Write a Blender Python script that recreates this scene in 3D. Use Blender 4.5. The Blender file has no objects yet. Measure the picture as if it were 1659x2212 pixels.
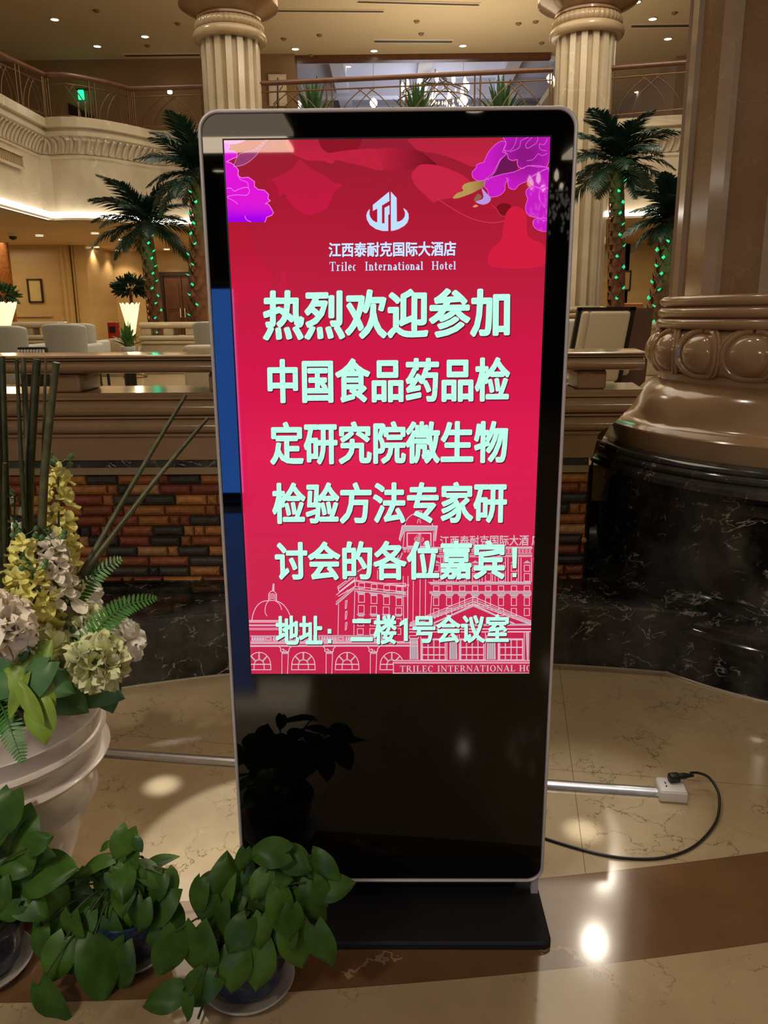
import bpy, bmesh, math, random
import numpy as np
from mathutils import Vector, Matrix, Euler
random.seed(7)
PI = math.pi
sc = bpy.context.scene
C = sc.collection

# ------------------------------------------------------------------ camera
FPX, CX, CY = 1722.56, 829.5, 1106.0
CAM = Vector((0.00716, -1.80218, 1.50527))
YAW, PITCH, ROLL = -0.01246, 0.24242, -0.00788
_f = Vector((math.sin(YAW)*math.cos(PITCH), math.cos(YAW)*math.cos(PITCH), -math.sin(PITCH)))
_r = Vector((math.cos(YAW), -math.sin(YAW), 0)); _u = _r.cross(_f)
CR = _r*math.cos(ROLL) + _u*math.sin(ROLL); CU = _u*math.cos(ROLL) - _r*math.sin(ROLL); CF = _f
cd = bpy.data.cameras.new('camera'); cam = bpy.data.objects.new('camera', cd); C.objects.link(cam)
cam.matrix_world = Matrix(((CR.x, CU.x, -CF.x, CAM.x), (CR.y, CU.y, -CF.y, CAM.y), (CR.z, CU.z, -CF.z, CAM.z), (0, 0, 0, 1)))
cd.sensor_fit = 'VERTICAL'; cd.sensor_height = 36.0; cd.lens = 36.0*FPX/2212.0; cd.clip_start = 0.05; cd.clip_end = 200
sc.camera = cam

# ------------------------------------------------------------------ view, world, large lights
sc.view_settings.view_transform = 'Standard'; sc.view_settings.look = 'None'
sc.view_settings.gamma = 1.0; sc.view_settings.use_curve_mapping = False
sc.view_settings.exposure = 0.0
w = bpy.data.worlds.new('lobby_air'); sc.world = w; w.use_nodes = True
bg = w.node_tree.nodes['Background']; bg.inputs[0].default_value = (1.0, 0.76, 0.52, 1); bg.inputs[1].default_value = 0.17

def lamp(name, kind, loc, power, col, size=0.1, target=None, spot=None, blend=0.5, shape='DISK', sy=None):
    l = bpy.data.lights.new(name, kind); l.energy = power; l.color = col
    if kind == 'AREA':
        l.shape = shape; l.size = size
        if sy: l.size_y = sy
    else:
        l.shadow_soft_size = size
    if kind == 'SPOT':
        l.spot_size = spot; l.spot_blend = blend
    o = bpy.data.objects.new(name, l); o.location = loc
    d = (Vector(target) - Vector(loc)) if target else Vector((0, 0, -1))
    o.rotation_euler = d.to_track_quat('-Z', 'Y').to_euler()
    C.objects.link(o); return o
WARM = (1.0, 0.74, 0.45)
lamp('atrium_dome_light', 'AREA', (0.3, 10.0, 7.93), 560, (1.0, 0.86, 0.66), 9.4)
lamp('front_fill_light', 'AREA', (-1.7, -2.7, 3.36), 40, (1.0, 0.88, 0.70), 0.5, target=(-0.3, 1.6, 0.7))  # added fill from above the viewer, brightens the surfaces facing it
lamp('front_fill_light', 'AREA', (2.5, -2.6, 3.36), 18, (1.0, 0.88, 0.70), 0.4, target=(2.0, 1.6, 0.7))  # second added fill, lifts the dark pedestal
lamp('planter_fill', 'SPOT', (-1.9, -2.4, 3.36), 150, (1.0, 0.90, 0.76), 0.08, target=(-1.08, 0.08, 0.72), spot=0.44, blend=0.7)  # added to brighten the flowers and their pot
for _p, _e, _s, _b in (((-0.763, 0.532), 3400, 0.0175, 1.0), ((0.568, 0.293), 2800, 0.0175, 1.0), ((-0.36, 0.20), 1500, 0.100, 0.12), ((0.58, 0.42), 700, 0.110, 1.0)):   # beams added to make bright pools and glints on the floor
    lamp('floor_pool_beam', 'SPOT', (_p[0]*1.3, _p[1]+1.2, 7.9), _e, (0.94, 0.97, 1.0), 0.02, target=(_p[0], _p[1], 0.0), spot=_s, blend=_b)
lamp('ceiling_fill', 'AREA', (1.5, 17.0, 5.0), 120, (1.0, 0.83, 0.58), 4.0, target=(1.5, 17.0, 9))  # added fill that lightens the upper ceiling
lamp('lounge_light_or_fill', 'AREA', (-5.6, 17.0, 3.1), 60, (1.0, 0.72, 0.36), 2.4)
lamp('lounge_light_or_fill', 'AREA', (-9.4, 16.4, 3.1), 45, (1.0, 0.74, 0.40), 1.8)  # added fill to brighten the left lounge wall
lamp('lounge_light_or_fill', 'AREA', (5.6, 17.0, 3.1), 34, (1.0, 0.72, 0.36), 2.0)
lamp('upper_floor_light', 'AREA', (0.5, 17.5, 7.9), 60, WARM, 3.0)
lamp('far_hall_light', 'AREA', (1.0, 26.5, 6.4), 90, (0.86, 0.88, 1.0), 2.5, target=(1.0, 26.5, 9))
lamp('entrance_downlight', 'SPOT', (0.8, -6.5, 3.36), 40, (1.0, 0.88, 0.72), 0.05, spot=2.2)

# ------------------------------------------------------------------ pixel rays of the measured photo -> points in the room
def ray(px, py): return CF + CR*((px-CX)/FPX) - CU*((py-CY)/FPX)
def at_z(px, py, z):
    d = ray(px, py); return CAM + d*((z-CAM.z)/d.z)
def at_y(px, py, y):
    d = ray(px, py); return CAM + d*((y-CAM.y)/d.y)

# ------------------------------------------------------------------ materials
def nt(m):
    m.use_nodes = True; return m.node_tree.nodes, m.node_tree.links, m.node_tree.nodes['Principled BSDF']
def lin(c):
    return tuple((x/255/12.92 if x/255 <= 0.04045 else ((x/255+0.055)/1.055)**2.4) for x in c)
def mat(name, col, rough=0.5, spec=0.5, metal=0.0, emis=None, estr=0.0, var=0.0, vscale=8.0, trans=0.0, coat=0.0, bump=0.0, bscale=60.0):
    m = bpy.data.materials.new(name); n, l, b = nt(m)
    b.inputs['Base Color'].default_value = (*col, 1); b.inputs['Roughness'].default_value = rough
    b.inputs['Specular IOR Level'].default_value = spec; b.inputs['Metallic'].default_value = metal
    b.inputs['Coat Weight'].default_value = coat; b.inputs['Coat Roughness'].default_value = 0.05
    if trans: b.inputs['Transmission Weight'].default_value = trans
    if emis: b.inputs['Emission Color'].default_value = (*emis, 1); b.inputs['Emission Strength'].default_value = estr
    if var:
        g = n.new('ShaderNodeNewGeometry'); t = n.new('ShaderNodeTexNoise'); t.inputs['Scale'].default_value = vscale; t.inputs['Detail'].default_value = 5
        l.new(g.outputs['Position'], t.inputs['Vector'])
        r = n.new('ShaderNodeValToRGB'); r.color_ramp.elements[0].position = 0.3; r.color_ramp.elements[1].position = 0.7
        r.color_ramp.elements[0].color = (*[c*(1-var) for c in col], 1); r.color_ramp.elements[1].color = (*[min(1, c*(1+var)) for c in col], 1)
        l.new(t.outputs['Fac'], r.inputs[0]); l.new(r.outputs[0], b.inputs['Base Color'])
    if bump:
        g = n.new('ShaderNodeNewGeometry'); t = n.new('ShaderNodeTexNoise'); t.inputs['Scale'].default_value = bscale
        l.new(g.outputs['Position'], t.inputs['Vector']); bp = n.new('ShaderNodeBump'); bp.inputs['Strength'].default_value = bump; bp.inputs['Distance'].default_value = 0.01
        l.new(t.outputs['Fac'], bp.inputs['Height']); l.new(bp.outputs[0], b.inputs['Normal'])
    return m
def vcol_mat(name, rough=0.4, spec=0.5, emission=False, bump=0.0, coat=0.0, noise=0.0):
    m = bpy.data.materials.new(name); n, l, b = nt(m)
    a = n.new('ShaderNodeVertexColor'); a.layer_name = 'Col'
    b.inputs['Roughness'].default_value = rough; b.inputs['Specular IOR Level'].default_value = spec; b.inputs['Coat Weight'].default_value = coat
    if emission:
        b.inputs['Base Color'].default_value = (0, 0, 0, 1); l.new(a.outputs['Color'], b.inputs['Emission Color']); b.inputs['Emission Strength'].default_value = 1.0
    else:
        src = a.outputs['Color']
        if noise:
            g = n.new('ShaderNodeNewGeometry'); t = n.new('ShaderNodeTexNoise'); t.inputs['Scale'].default_value = 40; t.inputs['Detail'].default_value = 4
            l.new(g.outputs['Position'], t.inputs['Vector'])
            mr = n.new('ShaderNodeMapRange'); mr.inputs[1].default_value = 0.3; mr.inputs[2].default_value = 0.7; mr.inputs[3].default_value = 1-noise; mr.inputs[4].default_value = 1+noise
            l.new(t.outputs['Fac'], mr.inputs[0])
            mx = n.new('ShaderNodeMix'); mx.data_type = 'RGBA'; mx.blend_type = 'MULTIPLY'; mx.inputs[0].default_value = 1
            l.new(src, mx.inputs[6]); l.new(mr.outputs[0], mx.inputs[7]); src = mx.outputs[2]
        l.new(src, b.inputs['Base Color'])
    if bump:
        g = n.new('ShaderNodeNewGeometry'); t = n.new('ShaderNodeTexNoise'); t.inputs['Scale'].default_value = 90; t.inputs['Detail'].default_value = 3
        l.new(g.outputs['Position'], t.inputs['Vector']); bp = n.new('ShaderNodeBump'); bp.inputs['Strength'].default_value = bump; bp.inputs['Distance'].default_value = 0.004
        l.new(t.outputs['Fac'], bp.inputs['Height']); l.new(bp.outputs[0], b.inputs['Normal'])
    return m
def black_stone(name):
    m = bpy.data.materials.new(name); n, l, b = nt(m)
    g = n.new('ShaderNodeNewGeometry')
    def noise(rot, scl, s, detail, rough=0.55, dist=0.0):
        mp = n.new('ShaderNodeMapping'); mp.vector_type = 'POINT'; mp.inputs['Rotation'].default_value = rot
        sc2 = n.new('ShaderNodeVectorMath'); sc2.operation = 'MULTIPLY'; sc2.inputs[1].default_value = scl
        l.new(g.outputs['Position'], mp.inputs['Vector']); l.new(mp.outputs[0], sc2.inputs[0])
        t = n.new('ShaderNodeTexNoise'); t.inputs['Scale'].default_value = s; t.inputs['Detail'].default_value = detail; t.inputs['Roughness'].default_value = rough; t.inputs['Distortion'].default_value = dist
        l.new(sc2.outputs[0], t.inputs['Vector']); return t.outputs['Fac']
    def mrange(v, a, c, o0, o1):
        q = n.new('ShaderNodeMapRange'); q.inputs[1].default_value = a; q.inputs[2].default_value = c; q.inputs[3].default_value = o0; q.inputs[4].default_value = o1; l.new(v, q.inputs[0]); return q.outputs[0]
    r = n.new('ShaderNodeValToRGB'); r.color_ramp.elements[0].position = 0.42; r.color_ramp.elements[1].position = 0.78
    r.color_ramp.elements[0].color = (0.010, 0.0105, 0.010, 1); r.color_ramp.elements[1].color = (0.125, 0.125, 0.108, 1); l.new(noise((0.2, 0.4, 0.1), (1, 1, 1), 3.2, 8, 0.65), r.inputs[0]); col = r.outputs[0]
    for rot, scl, s, wd, mk, vc in (((0.2, 0.75, 0.3), (0.8, 2.0, 3.0), 1.7, 0.0075, (0.52, 0.60), (0.48, 0.42, 0.35)), ((0.5, -0.6, 0.8), (1.0, 1.6, 3.2), 3.1, 0.010, (0.56, 0.63), (0.46, 0.42, 0.37)), ((0.1, 0.5, 0.2), (1.0, 1.8, 2.6), 7.0, 0.016, (0.57, 0.62), (0.40, 0.38, 0.34))):
        v = noise(rot, scl, s, 5, 0.55, 0.4); d = n.new('ShaderNodeMath'); d.operation = 'SUBTRACT'; l.new(v, d.inputs[0]); d.inputs[1].default_value = 0.5
        a = n.new('ShaderNodeMath'); a.operation = 'ABSOLUTE'; l.new(d.outputs[0], a.inputs[0])
        line_ = mrange(a.outputs[0], 0.0, wd, 1, 0); mask = mrange(noise((0, 0, s), (1, 1, 1), s*1.6+1.3, 3), mk[0], mk[1], 0, 1)
        mu = n.new('ShaderNodeMath'); mu.operation = 'MULTIPLY'; l.new(line_, mu.inputs[0]); l.new(mask, mu.inputs[1])
        mx = n.new('ShaderNodeMix'); mx.data_type = 'RGBA'; l.new(mu.outputs[0], mx.inputs[0]); l.new(col, mx.inputs[6]); mx.inputs[7].default_value = (*vc, 1); col = mx.outputs[2]
    l.new(col, b.inputs['Base Color']); b.inputs['Roughness'].default_value = 0.10; return m
def marble(name, c1, c2, vein, nscale=1.5, vscale=3.0, vwidth=0.02, rough=0.12, spec=0.5, vmask=(0.5, 0.62), stretch=(1, 1, 1), v2=None, extra=None, distort=0.35):
    m = bpy.data.materials.new(name); n, l, b = nt(m)
    g = n.new('ShaderNodeNewGeometry'); mp = n.new('ShaderNodeMapping'); mp.inputs['Scale'].default_value = stretch; mp.inputs['Rotation'].default_value = (0.3, 0.5, 0.6)
    l.new(g.outputs['Position'], mp.inputs['Vector'])
    def noise(scale, detail=6):
        t = n.new('ShaderNodeTexNoise'); t.inputs['Scale'].default_value = scale; t.inputs['Detail'].default_value = detail; t.inputs['Roughness'].default_value = 0.6
        l.new(mp.outputs[0], t.inputs['Vector']); return t
    t = noise(nscale); r = n.new('ShaderNodeValToRGB'); r.color_ramp.elements[0].position = 0.32; r.color_ramp.elements[1].position = 0.68
    r.color_ramp.elements[0].color = (*c1, 1); r.color_ramp.elements[1].color = (*c2, 1); l.new(t.outputs['Fac'], r.inputs[0])
    col = r.outputs[0]
    for i, (vc, vs, vw, mk) in enumerate([(vein, vscale, vwidth, vmask)] + ([v2] if v2 else [])):
        d = noise(vs*1.3, 5); add = n.new('ShaderNodeVectorMath'); add.operation = 'MULTIPLY_ADD'
        add.inputs[1].default_value = (distort*2/vs*1.5,)*3
        l.new(d.outputs['Color'], add.inputs[0]); l.new(mp.outputs[0], add.inputs[2])
        v = n.new('ShaderNodeTexVoronoi'); v.feature = 'DISTANCE_TO_EDGE'; v.inputs['Scale'].default_value = vs; l.new(add.outputs[0], v.inputs['Vector'])
        mr = n.new('ShaderNodeMapRange'); mr.inputs[1].default_value = 0; mr.inputs[2].default_value = vw; mr.inputs[3].default_value = 1; mr.inputs[4].default_value = 0; l.new(v.outputs['Distance'], mr.inputs[0])
        k = noise(vs*0.55+1.7*i, 3); mk2 = n.new('ShaderNodeMapRange'); mk2.inputs[1].default_value = mk[0]; mk2.inputs[2].default_value = mk[1]; l.new(k.outputs['Fac'], mk2.inputs[0])
        mu = n.new('ShaderNodeMath'); mu.operation = 'MULTIPLY'; l.new(mr.outputs[0], mu.inputs[0]); l.new(mk2.outputs[0], mu.inputs[1])
        mx = n.new('ShaderNodeMix'); mx.data_type = 'RGBA'; l.new(mu.outputs[0], mx.inputs[0]); l.new(col, mx.inputs[6]); mx.inputs[7].default_value = (*vc, 1); col = mx.outputs[2]
    if extra: col = extra(n, l, g, mp, noise, col)
    l.new(col, b.inputs['Base Color']); b.inputs['Roughness'].default_value = rough; b.inputs['Specular IOR Level'].default_value = spec
    return m

def floor_extra(n, l, g, mp, noise, col):
    sx = n.new('ShaderNodeSeparateXYZ'); l.new(g.outputs['Position'], sx.inputs[0])
    def M(op, a, b=None):
        q = n.new('ShaderNodeMath'); q.operation = op
        for i, v in enumerate((a, b)):
            if v is None: continue
            if isinstance(v, (int, float)): q.inputs[i].default_value = v
            else: l.new(v, q.inputs[i])
        return q.outputs[0]
    X, Y = sx.outputs[0], sx.outputs[1]
    lo = M('ADD', M('MULTIPLY', X, 0.10), M('SUBTRACT', M('MULTIPLY', M('MULTIPLY', X, X), 0.045), 0.272))
    v = M('SUBTRACT', Y, lo)
    inside = M('MULTIPLY', M('GREATER_THAN', v, 0.0), M('LESS_THAN', v, 0.31))
    ca, sa = math.cos(-0.147), math.sin(-0.147)
    xr = M('ADD', M('MULTIPLY', X, ca), M('MULTIPLY', Y, sa)); yr = M('SUBTRACT', M('MULTIPLY', Y, ca), M('MULTIPLY', X, sa))
    def seam(val, off, per):
        q = M('ADD', M('DIVIDE', M('SUBTRACT', val, off), per), 100.5)
        return M('LESS_THAN', M('ABSOLUTE', M('MULTIPLY', M('SUBTRACT', M('FRACT', q), 0.5), per)), 0.0011)
    seams = M('MULTIPLY', M('MAXIMUM', seam(xr, 0.512, 0.9), seam(yr, 0.700, 0.9)), M('GREATER_THAN', v, 0.31))
    edge = M('LESS_THAN', M('ABSOLUTE', M('SUBTRACT', M('ABSOLUTE', M('SUBTRACT', v, 0.155)), 0.155)), 0.0014)
    # brown band
    t = noise(4.0); r = n.new('ShaderNodeValToRGB'); r.color_ramp.elements[0].position = 0.3; r.color_ramp.elements[1].position = 0.7
    r.color_ramp.elements[0].color = (0.17, 0.085, 0.036, 1); r.color_ramp.elements[1].color = (0.24, 0.128, 0.058, 1); l.new(t.outputs['Fac'], r.inputs[0])
    d = noise(3.0, 5); add = n.new('ShaderNodeVectorMath'); add.operation = 'MULTIPLY_ADD'; add.inputs[1].default_value = (0.5,)*3
    l.new(d.outputs['Color'], add.inputs[0]); l.new(mp.outputs[0], add.inputs[2])
    vo = n.new('ShaderNodeTexVoronoi'); vo.feature = 'DISTANCE_TO_EDGE'; vo.inputs['Scale'].default_value = 2.1; l.new(add.outputs[0], vo.inputs['Vector'])
    k = noise(2.3, 3)
    vv = M('MULTIPLY', M('LESS_THAN', vo.outputs['Distance'], 0.008), M('GREATER_THAN', k.outputs['Fac'], 0.56))
    mv = n.new('ShaderNodeMix'); mv.data_type = 'RGBA'; l.new(vv, mv.inputs[0]); l.new(r.outputs[0], mv.inputs[6]); mv.inputs[7].default_value = (0.42, 0.29, 0.17, 1)
    mx = n.new('ShaderNodeMix'); mx.data_type = 'RGBA'; l.new(inside, mx.inputs[0]); l.new(col, mx.inputs[6]); l.new(mv.outputs[2], mx.inputs[7])
    ms = n.new('ShaderNodeMix'); ms.data_type = 'RGBA'; l.new(M('MULTIPLY', M('MAXIMUM', seams, edge), 0.75), ms.inputs[0]); l.new(mx.outputs[2], ms.inputs[6]); ms.inputs[7].default_value = (0.10, 0.065, 0.035, 1)
    return ms.outputs[2]

MT = {}
MT['floor'] = marble('polished_beige_marble', (0.48, 0.355, 0.200), (0.58, 0.445, 0.265), (0.17, 0.11, 0.05), 3.2, 6.5, 0.018, 0.09, 0.6, (0.46, 0.58), v2=((0.66, 0.52, 0.33), 9.0, 0.02, (0.56, 0.68)), extra=floor_extra, distort=0.5)
MT['black'] = black_stone('black_veined_marble')
MT['brown'] = marble('warm_brown_marble', (0.34, 0.205, 0.105), (0.45, 0.285, 0.155), (0.42, 0.28, 0.16), 2.4, 2.4, 0.006, 0.15, 0.6, (0.52, 0.64))
MT['shaft'] = marble('brown_column_marble', (0.23, 0.130, 0.062), (0.31, 0.185, 0.095), (0.36, 0.235, 0.13), 3.0, 5.5, 0.02, 0.15, 0.5, (0.45, 0.6))
MT['fillet'] = marble('pale_column_marble', (0.36, 0.26, 0.175), (0.44, 0.33, 0.23), (0.5, 0.4, 0.3), 3.0, 5.5, 0.01, 0.12, 0.5, (0.45, 0.6))
MT['cream'] = marble('cream_marble', (0.44, 0.37, 0.26), (0.60, 0.51, 0.37), (0.68, 0.60, 0.46), 1.2, 1.6, 0.02, 0.16, 0.5, (0.5, 0.62))
MT['cream_dark'] = marble('tan_marble', (0.34, 0.25, 0.14), (0.43, 0.32, 0.19), (0.5, 0.4, 0.26), 1.2, 1.6, 0.02, 0.2, 0.5, (0.5, 0.62))
MT['wall'] = marble('honey_wall_marble', (0.50, 0.36, 0.175), (0.58, 0.43, 0.22), (0.62, 0.48, 0.27), 0.8, 1.2, 0.03, 0.25, 0.5, (0.5, 0.62), stretch=(1, 1, 3))
MT['ceiling'] = mat('ceiling_paint', (0.60, 0.51, 0.36), 0.8, 0.2)
MT['soffit'] = mat('soffit_paint', (0.66, 0.53, 0.33), 0.8, 0.2)
MT['brick'] = vcol_mat('glazed_brick', 0.24, 0.5, bump=0.5, noise=0.22)
MT['grout'] = mat('brick_joint', (0.035, 0.020, 0.012), 0.7)
MT['alu'] = mat('silver_aluminium', (0.80, 0.77, 0.77), 0.40, 0.5, 0.35)
MT['alutape'] = mat('worn_aluminium', (0.74, 0.74, 0.76), 0.30, 0.5, 0.9, var=0.12, vscale=30)
MT['glass'] = mat('black_front_glass', (0.002, 0.002, 0.002), 0.02, 0.5)
MT['blackmetal'] = mat('black_textured_steel', (0.010, 0.010, 0.011), 0.42, 0.5, 0, bump=0.35, bscale=900)
MT['blackplastic'] = mat('black_plastic', (0.012, 0.012, 0.012), 0.38)
MT['whiteplastic'] = mat('white_plastic', (0.80, 0.76, 0.70), 0.35)
MT['cable'] = mat('black_rubber', (0.014, 0.012, 0.011), 0.35)
MT['screen'] = vcol_mat('lit_display', 0.02, 0.5, True)
MT['pot'] = mat('cream_glazed_pot', (0.80, 0.69, 0.61), 0.22, 0.5, coat=0.3)
MT['blueglaze'] = mat('speckled_blue_glaze', (0.020, 0.040, 0.085), 0.18, 0.5, var=0.6, vscale=90)
MT['saucer'] = mat('pale_saucer', (0.52, 0.47, 0.40), 0.35)
MT['soil'] = mat('dark_soil', (0.02, 0.014, 0.009), 0.9)
MT['leaf'] = mat('pothos_leaf', (0.044, 0.115, 0.013), 0.40, 0.3, var=0.30, vscale=22)
MT['leaf2'] = mat('light_pothos_leaf', (0.074, 0.170, 0.020), 0.40, 0.3, var=0.25, vscale=22)
MT['stem'] = mat('green_brown_vine_stem', (0.050, 0.065, 0.02), 0.5)
MT['yellow'] = mat('yellow_petal', (0.93, 0.82, 0.30), 0.6, 0.3, var=0.18, vscale=40)
MT['cream_petal'] = mat('cream_petal', (0.93, 0.84, 0.70), 0.6, 0.3, var=0.10, vscale=40)
MT['white_petal'] = mat('white_petal', (0.95, 0.90, 0.80), 0.6, 0.3, var=0.08, vscale=40)
MT['green_petal'] = mat('green_white_petal', (0.74, 0.76, 0.42), 0.6, 0.3, var=0.22, vscale=30)
MT['fern'] = mat('fern_green', (0.055, 0.20, 0.028), 0.45, 0.4, var=0.25, vscale=30)
MT['limeleaf'] = mat('lime_leaf', (0.22, 0.34, 0.045), 0.45, 0.4, var=0.3, vscale=14)
MT['bigleaf'] = mat('dull_green_leaf', (0.085, 0.20, 0.065), 0.45, 0.4, var=0.25, vscale=14)
MT['reed'] = mat('dark_reed', (0.040, 0.043, 0.016), 0.45, 0.4, var=0.45, vscale=35)
MT['reed2'] = mat('olive_reed', (0.095, 0.092, 0.040), 0.4, 0.4, var=0.35, vscale=35)
MT['glow'] = mat('downlight_lens', (1, 1, 1), 0.5, emis=(1.0, 0.86, 0.62), estr=9.0)
MT['trimring'] = mat('downlight_ring', (0.75, 0.68, 0.55), 0.4)
MT['cove'] = mat('cove_tube', (1, 1, 1), 0.5, emis=(1.0, 0.94, 0.82), estr=4.5)
MT['shade'] = mat('lit_lamp_shade', (0.9, 0.8, 0.6), 0.6, emis=(1.0, 0.80, 0.42), estr=1.25)
MT['brass'] = mat('brown_bronze', (0.14, 0.075, 0.030), 0.35, 0.5, 0.6)
MT['wood'] = mat('red_brown_wood', (0.115, 0.046, 0.023), 0.35, 0.5, var=0.25, vscale=6)
MT['darkwood'] = mat('dark_wood', (0.020, 0.009, 0.006), 0.4)
MT['chair'] = mat('pale_grey_leather', (0.52, 0.52, 0.46), 0.5, 0.4)
MT['ivory'] = mat('ivory_leather', (0.70, 0.62, 0.46), 0.5, 0.4)
MT['palmleaf'] = mat('palm_leaf', (0.012, 0.042, 0.026), 0.4, 0.4, var=0.4, vscale=9)
MT['trunk'] = mat('palm_bark', (0.19, 0.075, 0.036), 0.7, 0.3, var=0.4, vscale=10)
MT['greenhusk'] = mat('green_lit_husk', (0.02, 0.5, 0.2), 0.5, emis=(0.02, 0.62, 0.25), estr=1.1)  # palm husks that only catch green light, given a glow
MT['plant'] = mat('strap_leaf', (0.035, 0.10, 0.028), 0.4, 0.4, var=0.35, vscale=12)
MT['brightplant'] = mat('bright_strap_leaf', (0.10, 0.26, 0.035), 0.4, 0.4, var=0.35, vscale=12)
MT['whitepot'] = mat('white_pot', (0.78, 0.75, 0.68), 0.4)
MT['paper'] = mat('framed_paper', (0.60, 0.50, 0.24), 0.6)
MT['red'] = mat('red_sign', (0.45, 0.02, 0.015), 0.4)
MT['vent'] = mat('dark_vent', (0.07, 0.045, 0.022), 0.6)
MT['crystal'] = mat('crystal', (0.95, 0.93, 0.88), 0.05, 0.8, emis=(1.0, 0.93, 0.8), estr=0.7)
MT['bluewall'] = mat('pale_blue_ceiling', (0.55, 0.56, 0.66), 0.8, 0.2)
MT['mauve'] = mat('mauve_wall', (0.34, 0.26, 0.21), 0.8, 0.2)
MT['brownwall'] = mat('brown_wall', (0.30, 0.20, 0.12), 0.8, 0.2)

# ------------------------------------------------------------------ mesh building
class MB:
    def __init__(s): s.v = []; s.f = []; s.mi = []; s.sm = []; s.col = []
    def face(s, idx, m=0, sm=False, col=None): s.f.append(tuple(idx)); s.mi.append(m); s.sm.append(sm); s.col.append(col)
    def add(s, vs, fs, m=0, sm=False, col=None, M=None):
        b = len(s.v)
        for v in vs:
            v = Vector(v); s.v.append(tuple(M @ v if M else v))
        for f in fs: s.face([b+i for i in f], m, sm, col)
        return s
    def poly(s, pts, m=0, col=None, sm=False): return s.add(pts, [range(len(pts))], m, sm, col)
    def box(s, c, d, m=0, M=None, col=None, bev=0.0):
        x, y, z = d[0]/2, d[1]/2, d[2]/2
        if bev <= 0:
            vs = [(c[0]+a*x, c[1]+b*y, c[2]+e*z) for e in (-1, 1) for b in (-1, 1) for a in (-1, 1)]
            return s.add(vs, [(0, 2, 3, 1), (4, 5, 7, 6), (0, 1, 5, 4), (2, 6, 7, 3), (0, 4, 6, 2), (1, 3, 7, 5)], m, False, col, M)
        bm = bmesh.new(); bmesh.ops.create_cube(bm, size=1.0)
        for v in bm.verts: v.co = Vector((v.co.x*d[0], v.co.y*d[1], v.co.z*d[2]))
        bmesh.ops.bevel(bm, geom=bm.edges[:], offset=min(bev, min(d)*0.49), segments=3, profile=0.5, affect='EDGES')
        for v in bm.verts: v.co += Vector(c)
        s.bm(bm, m, True, M, col); return s
    def bm(s, bm, m=0, sm=True, M=None, col=None):
        bm.verts.ensure_lookup_table(); bm.verts.index_update()
        s.add([v.co.copy() for v in bm.verts], [[v.index for v in f.verts] for f in bm.faces], m, sm, col, M); bm.free()
    def grid(s, rows, m=0, sm=True, col=None, closed=False, M=None):
        nr, nc = len(rows), len(rows[0]); vs = [p for r in rows for p in r]; fs = []
        for i in range(nr-1):
            for j in range(nc if closed else nc-1):
                k = (j+1) % nc; fs.append((i*nc+j, i*nc+k, (i+1)*nc+k, (i+1)*nc+j))
        return s.add(vs, fs, m, sm, col, M)
    def lathe(s, prof, c=(0, 0, 0), n=48, m=0, a0=0.0, a1=2*PI, M=None, sm=True, mod=None):
        full = abs(a1-a0-2*PI) < 1e-6; k = n if full else n+1
        rows = []
        for r, z in prof:
            row = []
            for j in range(k):
                a = a0+(a1-a0)*j/n; rr = r*(mod(a, z) if mod else 1)
                row.append((c[0]+rr*math.cos(a), c[1]+rr*math.sin(a), c[2]+z))
            rows.append(row)
        return s.grid(rows, m, sm, closed=full, M=M)
    def tube(s, pts, r, n=8, m=0, cap=True, M=None, sm=True):
        pts = [Vector(p) for p in pts]; rows = []; N = len(pts)
        rr = r if isinstance(r, (list, tuple)) else [r]*N
        t0 = (pts[1]-pts[0]).normalized(); ref = Vector((0, 0, 1)) if abs(t0.z) < 0.9 else Vector((1, 0, 0))
        x = t0.cross(ref).normalized()
        for i in range(N):
            t = (pts[min(i+1, N-1)]-pts[max(i-1, 0)]).normalized()
            x = (x - t*x.dot(t)).normalized(); y = t.cross(x)
            rows.append([pts[i]+(x*math.cos(2*PI*j/n)+y*math.sin(2*PI*j/n))*rr[i] for j in range(n)])
        s.grid(rows, m, sm, closed=True, M=M)
        if cap:
            s.add(rows[0], [range(n)], m, False, None, M); s.add(rows[-1], [range(n-1, -1, -1)], m, False, None, M)
        return s
    def prism(s, poly, y0, y1, m=0, col=None):      # polygon of (x, z) extruded along y
        n = len(poly); a = [(p[0], y0, p[1]) for p in poly]; b = [(p[0], y1, p[1]) for p in poly]
        return s.add(a+b, [range(n), range(2*n-1, n-1, -1)] + [((i+1) % n, i, n+i, n+(i+1) % n) for i in range(n)], m, False, col)
    def sweep(s, prof, path, m=0, sm=False, closed=False):   # profile of (outward, z) along a plan path of (x, y); outward = to the right of travel
        rows = []; N = len(path)
        for i in range(N):
            p = Vector(path[i]).to_2d()
            a = (p-Vector(path[i-1]).to_2d()).normalized() if i > 0 else None
            b = (Vector(path[i+1]).to_2d()-p).normalized() if i < N-1 else None
            if a is None: a = b
            if b is None: b = a
            na, nb = Vector((a.y, -a.x)), Vector((b.y, -b.x)); nn = (na+nb); nn = nn/max(0.3, (1+na.dot(nb)))
            rows.append([(p.x+nn.x*o, p.y+nn.y*o, z) for o, z in prof])
        return s.grid(rows, m, sm)
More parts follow.
